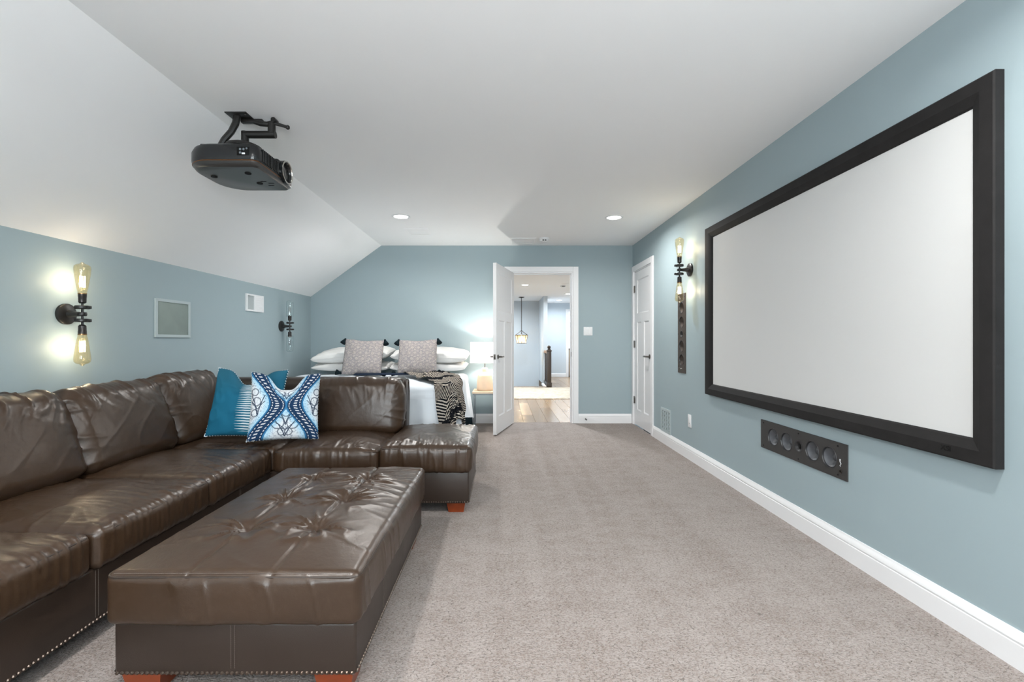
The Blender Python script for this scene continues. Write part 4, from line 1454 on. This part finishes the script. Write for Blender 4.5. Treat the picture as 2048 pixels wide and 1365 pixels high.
# back cushions: built upright with width along x, then turned
def back_cushion(cx_, cy__, z, width, hgt, thick, rz_, lean, seed, roll=0.0, crown=.020):
    me = cushion('back_cushion', width, thick, hgt, .062, 'leather', .008, crown, .004, .030, wr_pillow, seed)
    m_ = Matrix.Rotation(rz_, 4, 'Z') @ Matrix.Rotation(lean, 4, 'X') @ Matrix.Rotation(roll, 4, 'Y')
    o = link('back_cushion', me, sf, L3(cx_, cy__, z), m_.to_euler())
    hw = width / 2 - .004
    for s in (-1, 1):
        pts = [(s * (hw + .004), -.03, .05), (s * (hw + .012), -.035, hgt * .5), (s * (hw + .002), -.03, hgt - .05)]
        w_ = MB().tube([Vector(pts[0]).lerp(Vector(pts[1]), k / 8) for k in range(8)] + [Vector(pts[1]).lerp(Vector(pts[2]), k / 8) for k in range(9)], .0035, 6)
        obj('welt', w_, 'leather_panel', o, smooth=True)
    return o
ZBK = .408
# front (local -y) must face +x for the left run: rotate +90deg about z -> -y becomes +x
for (ya, yb, sd_) in ((SY0 + .04, 1.02, 41.0), (1.03, 1.66, 44.0), (1.672, 2.325, 47.0), (2.335, 2.985, 52.0), (2.992, 3.560, 58.0)):
    back_cushion(-2.170, (ya + yb) / 2, ZBK, yb - ya, .480 if ya > 2.9 else .458, .205, PI / 2, -.36, sd_)
# back run, facing the camera
back_cushion(-1.118, 3.470, ZBK, .672, .410, .190, 0, -.17, 63.0)

nl = nail_row([(L3(-1.505, SY0 + .02, .079), L3(-1.505, 2.93, .079), (1, 0, 0)), (L3(-1.50, 2.935, .079), L3(-.80, 2.935, .079), (0, -1, 0)), (L3(-.778, 2.93, .079), L3(-.23, 2.93, .079), (0, -1, 0)), (L3(-.218, 2.945, .079), L3(-.218, 3.65, .079), (1, 0, 0))])
o = obj('nailhead_trim', nl, 'nail_bronze', sf, smooth=True); o['kind'] = 'stuff'
st_ = MB()
for q in (-.006, .006):
    for m__ in (stitch_line([L3(-1.5042, 1.695 + q, .265), L3(-1.5042, 1.695 + q, .09)]), stitch_line([L3(-1.5042, 2.62 + q, .265), L3(-1.5042, 2.62 + q, .09)])):
        st_.add(m__.v, m__.f)
o = obj('stitching', st_, 'stitch_thread', sf, angle=None); o['kind'] = 'stuff'
for (x, y) in ((-.305, 3.02), (-.305, 3.57), (-.70, 3.02), (-1.60, 1.0), (-2.4, 1.0), (-2.4, 3.66), (-1.60, 2.4)):
    obj('foot', rel(block_foot(x, y, .075, .062)), 'foot_wood', sf, angle=None)['label'] = 'red-brown wooden block foot'

# ---- throw pillows
def bead_stitch(edge, step, r, mat, parent, sel=None, name='stitching'):
    m_ = MB(); n = len(edge)
    acc = 0.0
    for i in range(n):
        a = Vector(edge[i]); b = Vector(edge[(i + 1) % n])
        L_ = (b - a).length
        while acc < L_:
            p = a.lerp(b, acc / max(L_, 1e-6))
            if sel is None or sel(p):
                d = (b - a).normalized(); c = d.cross(Vector((0, 1, 0))).normalized()
                m_.tube([p - Vector((0, .004, 0)) - c * .001, p + c * r * 2.2, p + Vector((0, .004, 0)) - c * .001], r * .62, 5)
            acc += step
        acc -= L_
    o = obj(name, m_, mat, parent, angle=None); o['kind'] = 'stuff'
    return o


me, ed = pillow('throw_pillow', .48, .475, .15, 'teal_ikat', 48, chop=.125, pinch=.05, seed=4.0, wrk=.007)
tp = link('throw_pillow', me, None, (-1.765, 3.085, .462), Euler((-.30, 0.035, .05)))
tag(tp, 'teal throw pillow with white ikat stripes and stitched edge', 'throw pillow', 'throw pillows on the sofa')
bead_stitch(ed, .0175, .0052, 'stitch_white', tp)
me, ed = pillow('throw_pillow', .425, .455, .16, 'navy_damask', 56, chop=.130, pinch=.05, seed=9.0, wrk=.006)
dp = link('throw_pillow', me, None, (-1.432, 2.985, .460), Euler((-.27, 0.05, .44)))
tag(dp, 'navy and white patterned throw pillow leaning on the teal one', 'throw pillow', 'throw pillows on the sofa')
bead_stitch(ed, .019, .0038, 'stitch_white', dp)

# ================================================================== BED
BX0, BX1, BY0, BY1, BZ = -2.40, -.455, 4.15, 6.12, .70
bed = thing('bed', 'king bed with white bedding against the back wall', 'bed', ((BX0 + BX1) / 2, (BY0 + BY1) / 2, 0))
bw, bd_ = (BX1 - BX0) / 2, (BY1 - BY0) / 2
obj('box_spring', MB().bbox(-bw + .02, bw - .02, -bd_ + .02, bd_, .12, .38, .03, 3), 'mattress_white', bed)
link('mattress', cushion('mattress', 2 * bw - .01, 2 * bd_ - .01, .30, .06, 'mattress_white', .06, .005, 0, .0), bed, (0, 0, .38))
for sx_ in (-1, 1):
    for sy_ in (-1, 1):
        obj('leg', MB().bbox(sx_ * (bw - .12) - .03, sx_ * (bw - .12) + .03, sy_ * (bd_ - .12) - .03, sy_ * (bd_ - .12) + .03, 0, .12, .005), 'dark_wood', bed)


def drape(fx, fy, top, r, flare, rip, seed, ext=0.0, drop=None):
    """fold a flat cloth point over the bed's top edges"""
    x0, x1, y0, y1 = BX0 + r - ext, BX1 - r + ext, BY0 + r - ext, 99.0
    cx_ = np.clip(fx, x0, x1); cy__ = np.clip(fy, y0, y1)
    dx_, dy_ = fx - cx_, fy - cy__
    d = np.sqrt(dx_ ** 2 + dy_ ** 2); dd = np.where(d < 1e-9, 1, d)
    ux, uy = dx_ / dd, dy_ / dd
    arc = r * PI / 2
    a = np.clip(d / r, 0, PI / 2)
    rest = np.clip(d - arc, 0, None)
    # arc-length parameter along the rim, for ripples
    s = fx * np.abs(uy) + fy * np.abs(ux) + np.arctan2(dy_, dx_) * 0.25
    ripple = rip * np.clip(rest / .25, 0, 1.3) * (vn(s * 5 + seed, rest * 1.2) + .5 * vn(s * 12 + seed, rest * 2))
    out = r * np.sin(a) + rest * flare + ripple
    z = top - r * (1 - np.cos(a)) - rest * math.sqrt(1 - flare * flare)
    return np.stack([cx_ + ux * out, cy__ + uy * out, z], 1)


def grid_faces(nx, ny):
    m = nx + 1
    return [(j * m + i, j * m + i + 1, (j + 1) * m + i + 1, (j + 1) * m + i) for j in range(ny) for i in range(nx)]


nx, ny = 150, 130
gx = np.linspace(BX0 - .16, BX1 + .52, nx + 1); gy = np.linspace(BY0 - .55, 5.72, ny + 1)
fx, fy = [a.ravel() for a in np.meshgrid(gx, gy)]
P = drape(fx, fy, BZ, .055, .17, .030, 2.0, .012)
topm = np.clip((P[:, 2] - (BZ - .03)) / .03, 0, 1)
P[:, 2] += topm * (.008 * ridge(fx * 2.2 + fy, fy * 2 - fx, 1) ** 2 + .010 * vn(fx * 3, fy * 3, 2.0))
P[:, 1] -= np.where(P[:, 2] < BZ - .06, .006 * np.exp(-((BZ - .085 - P[:, 2]) / .01) ** 2), 0)
P = np.where((P[:, 2] < .03)[:, None], P * np.array([1, 1, 0]) + np.array([0, 0, .03]), P)
P[:, 0] = np.maximum(P[:, 0], XL + .03)
dv = link('duvet', mesh_np('duvet', P, grid_faces(nx, ny), 'duvet_white'))
sm = dv.modifiers.new('thickness', 'SOLIDIFY'); sm.thickness = .018; sm.offset = -1
tag(dv, 'white duvet draped over the bed and its foot', 'duvet')

# throw blanket: diagonal strip from the pillows to the foot corner
nu, nv = 60, 190
tu = np.linspace(0, 1, nu + 1); tv = np.linspace(0, 1, nv + 1)
uu, vv = [a.ravel() for a in np.meshgrid(tu, tv)]
A0, A1 = np.array([-1.13, 5.27]), np.array([-.62, 5.32])      # head end, left / right corner
B0, B1 = np.array([-.62, 4.17]), np.array([-.36, 4.60])      # where it reaches the edges
def lerp2(a, b, t): return a[None, :] * (1 - t)[:, None] + b[None, :] * t[:, None]
left = np.where((vv < .62)[:, None], lerp2(A0, B0, vv / .62), B0[None] + np.outer((vv - .62) / .38, np.array([.10, -.62])))
right = np.where((vv < .62)[:, None], lerp2(A1, B1, vv / .62), B1[None] + np.outer((vv - .62) / .38, np.array([.34, -.42])))
FL = left * (1 - uu)[:, None] + right * uu[:, None]
wob = .02 * vn(vv * 9, uu * 3)
FX, FY = FL[:, 0] + wob, FL[:, 1] + .02 * vn(vv * 7 + 5, uu * 4)
P = drape(FX, FY, BZ + .028, .065, .20, .045, 8.0, .035)
tm = np.clip((P[:, 2] - (BZ - .02)) / .03, 0, 1)
P[:, 2] += tm * (.020 * ridge(FX * 6 + FY * 2, FY * 5 - FX * 3, 3) ** 2 + .012 * vn(FX * 9, FY * 9) + .006)
P[:, 2] = np.maximum(P[:, 2], .04)
UV = np.stack([uu * .55, vv * 1.6], 1)
tb = link('throw_blanket', mesh_np('throw_blanket', P, grid_faces(nu, nv), 'black_weave', True, UV))
sm = tb.modifiers.new('thickness', 'SOLIDIFY'); sm.thickness = .012; sm.offset = 1
tag(tb, 'black and cream woven throw draped over the foot corner of the bed', 'throw blanket')
# folded navy binding that runs across the bed top from the throw
bdg = MB()
pts = [(-1.72, 5.30, BZ + .022), (-1.45, 5.27, BZ + .028), (-1.2, 5.25, BZ + .030), (-1.02, 5.27, BZ + .034)]
for (a, b_) in zip(pts[:-1], pts[1:]):
    bdg.add([(a[0], a[1] - .035, a[2] - .006), (b_[0], b_[1] - .035, b_[2] - .006), (b_[0], b_[1] + .06, b_[2]), (a[0], a[1] + .06, a[2]), (a[0], a[1] - .035, a[2] + .008), (b_[0], b_[1] - .035, b_[2] + .008), (b_[0], b_[1] + .06, b_[2] + .014), (a[0], a[1] + .06, a[2] + .014)],
            [(0, 3, 2, 1), (4, 5, 6, 7), (0, 1, 5, 4), (2, 3, 7, 6), (3, 0, 4, 7), (1, 2, 6, 5)])
obj('border', bdg, 'navy_cloth', tb)['label'] = 'folded navy edge lying across the bed'
# dark tassel end of the throw
tz = MB()
for k in range(9):
    x = -.325 + k * .006
    tz.tube([(x, 4.02 + .004 * (k % 3), .44), (x + .004, 4.015, .37), (x + .006, 4.01, .30)], [.008, .009, .006], 6)
obj('fringe', tz, 'tassel_black', tb)

# sleeping pillows
def bed_pillow(x, y, z, rot, label, seed, w=.93, h=.52, t=.20):
    me, ed = pillow('bed_pillow', w, h, t, 'linen_white', 40, 0, .02, seed, .012, .30)
    # lay flat: the pillow plane (x,z) turned to (x,y)
    o = link('bed_pillow', me, None, (x, y, z), rot)
    tag(o, label, 'pillow', 'white bed pillows')
    pp = MB()
    pp.tube([Vector(q) for q in ed[::2]], .004, 5, closed=True)
    obj('piping', pp, 'linen_white', o, smooth=True)
    return o
lay = -PI / 2 + .05
bed_pillow(-1.885, 5.60, .782, Euler((lay, 0, .0)), 'white pillow at the bottom of the left stack on the bed', 1.0, t=.13)
bed_pillow(-.925, 5.60, .782, Euler((lay, 0, .0)), 'white pillow at the bottom of the right stack on the bed', 2.0, t=.13)
bed_pillow(-1.880, 5.58, .915, Euler((-PI / 2 + .09, -.07, .02)), 'white pillow on top of the left stack on the bed', 3.0, t=.19)
bed_pillow(-.915, 5.58, .910, Euler((-PI / 2 + .09, .03, -.02)), 'white pillow on top of the right stack on the bed', 4.0, t=.19)


def tassel(parent, p, d):
    p = Vector(p); d = Vector(d)
    m_ = MB()
    m_.sphere(tuple(p), .014)
    e = p + d
    m_.tube([p, p + d * .25, p + d * .7, e], [.012, .018, .030, .034], 10)
    return obj('tassel', m_, 'tassel_black', parent)


def deco(x, y, z, rot, label, seed):
    me, ed = pillow('deco_cushion', .465, .435, .15, 'grey_ikat', 36, .012, .03, seed, .004)
    o = link('deco_cushion', me, None, (x, y, z), rot)
    tag(o, label, 'cushion', 'tasselled cushions on the bed')
    tassel(o, (-.236, 0, .432), (-.022, -.01, -.055))
    tassel(o, (.236, 0, .436), (.022, -.01, -.055))
    tassel(o, (-.236, -.01, .012), (-.045, -.03, .006))
    tassel(o, (.236, -.01, .012), (.040, -.03, .006))
    return o
deco(-1.665, 5.36, .712, Euler((-.30, .035, .02)), 'tasselled grey patterned cushion on the left pillow stack', 1.5)
deco(-1.010, 5.36, .712, Euler((-.30, -.02, -.02)), 'tasselled grey patterned cushion on the right pillow stack', 5.5)

# ================================================================== NIGHTSTAND, LAMP
ns = thing('nightstand', 'small light wood nightstand with thin steel legs beside the bed', 'nightstand', (-.200, 5.90, 0))
obj('tabletop', MB().bbox(-.185, .165, -.19, .19, .452, .478, .004), 'light_wood', ns)
obj('apron', MB().bbox(-.178, .158, -.184, .184, .436, .452, .002), 'grey_steel', ns)
for x in (-.170, .150):
    for y in (-.175, .175):
        obj('leg', MB().bbox(x - .007, x + .007, y - .007, y + .007, 0, .436, .001), 'grey_steel', ns)
    obj('stretcher', MB().bbox(x - .006, x + .006, -.175, .175, .03, .042, .001), 'grey_steel', ns)

lp = thing('table_lamp', 'beige ceramic table lamp with white drum shade on the nightstand', 'lamp', (-.232, 5.87, .478))
obj('lamp_base', MB().lathe([(.0005, 0), (.098, 0), (.104, .008), (.105, .03), (.100, .12), (.092, .185), (.088, .198), (.080, .208), (.050, .226), (.038, .238), (.035, .252), (.036, .285), (.032, .292), (.0005, .293)], 36), 'lamp_ceramic', lp)
obj('stem', MB().tube([(0, 0, .29), (0, 0, .47)], .007, 10), 'nickel', lp)
sh = obj('lamp_shade', MB().lathe([(.190, .358), (.186, .618)], 48, cap=False), 'lampshade', lp, smooth=True)
for z, r in ((.358, .190), (.618, .186)):
    obj('shade_rim', MB().tube([(r * math.cos(2 * PI * k / 40), r * math.sin(2 * PI * k / 40), z) for k in range(40)], .0028, 6, closed=True), 'linen_white', sh, smooth=True)
sp_ = MB()
for k in range(3):
    a = 2 * PI * k / 3
    sp_.tube([(0, 0, .60), (.186 * math.cos(a), .186 * math.sin(a), .605)], .002, 5)
obj('spider', sp_, 'nickel', sh)
emissive('lamp_bulb_emit', (1.0, .9, .78), 20.0)
lb = obj('bulb', MB().sphere((0, 0, .50), .030, 1.25, 14, 10), 'clear_glass', lp, smooth=True)
obj('filament', MB().tube([(-.008, 0, .49), (-.004, 0, .507), (.004, 0, .507), (.008, 0, .49)], .002, 6), 'lamp_bulb_emit', lb)
point_light('lamp_light', lp, (0, 0, .51), 25.0, (1.0, .95, .89), .03)
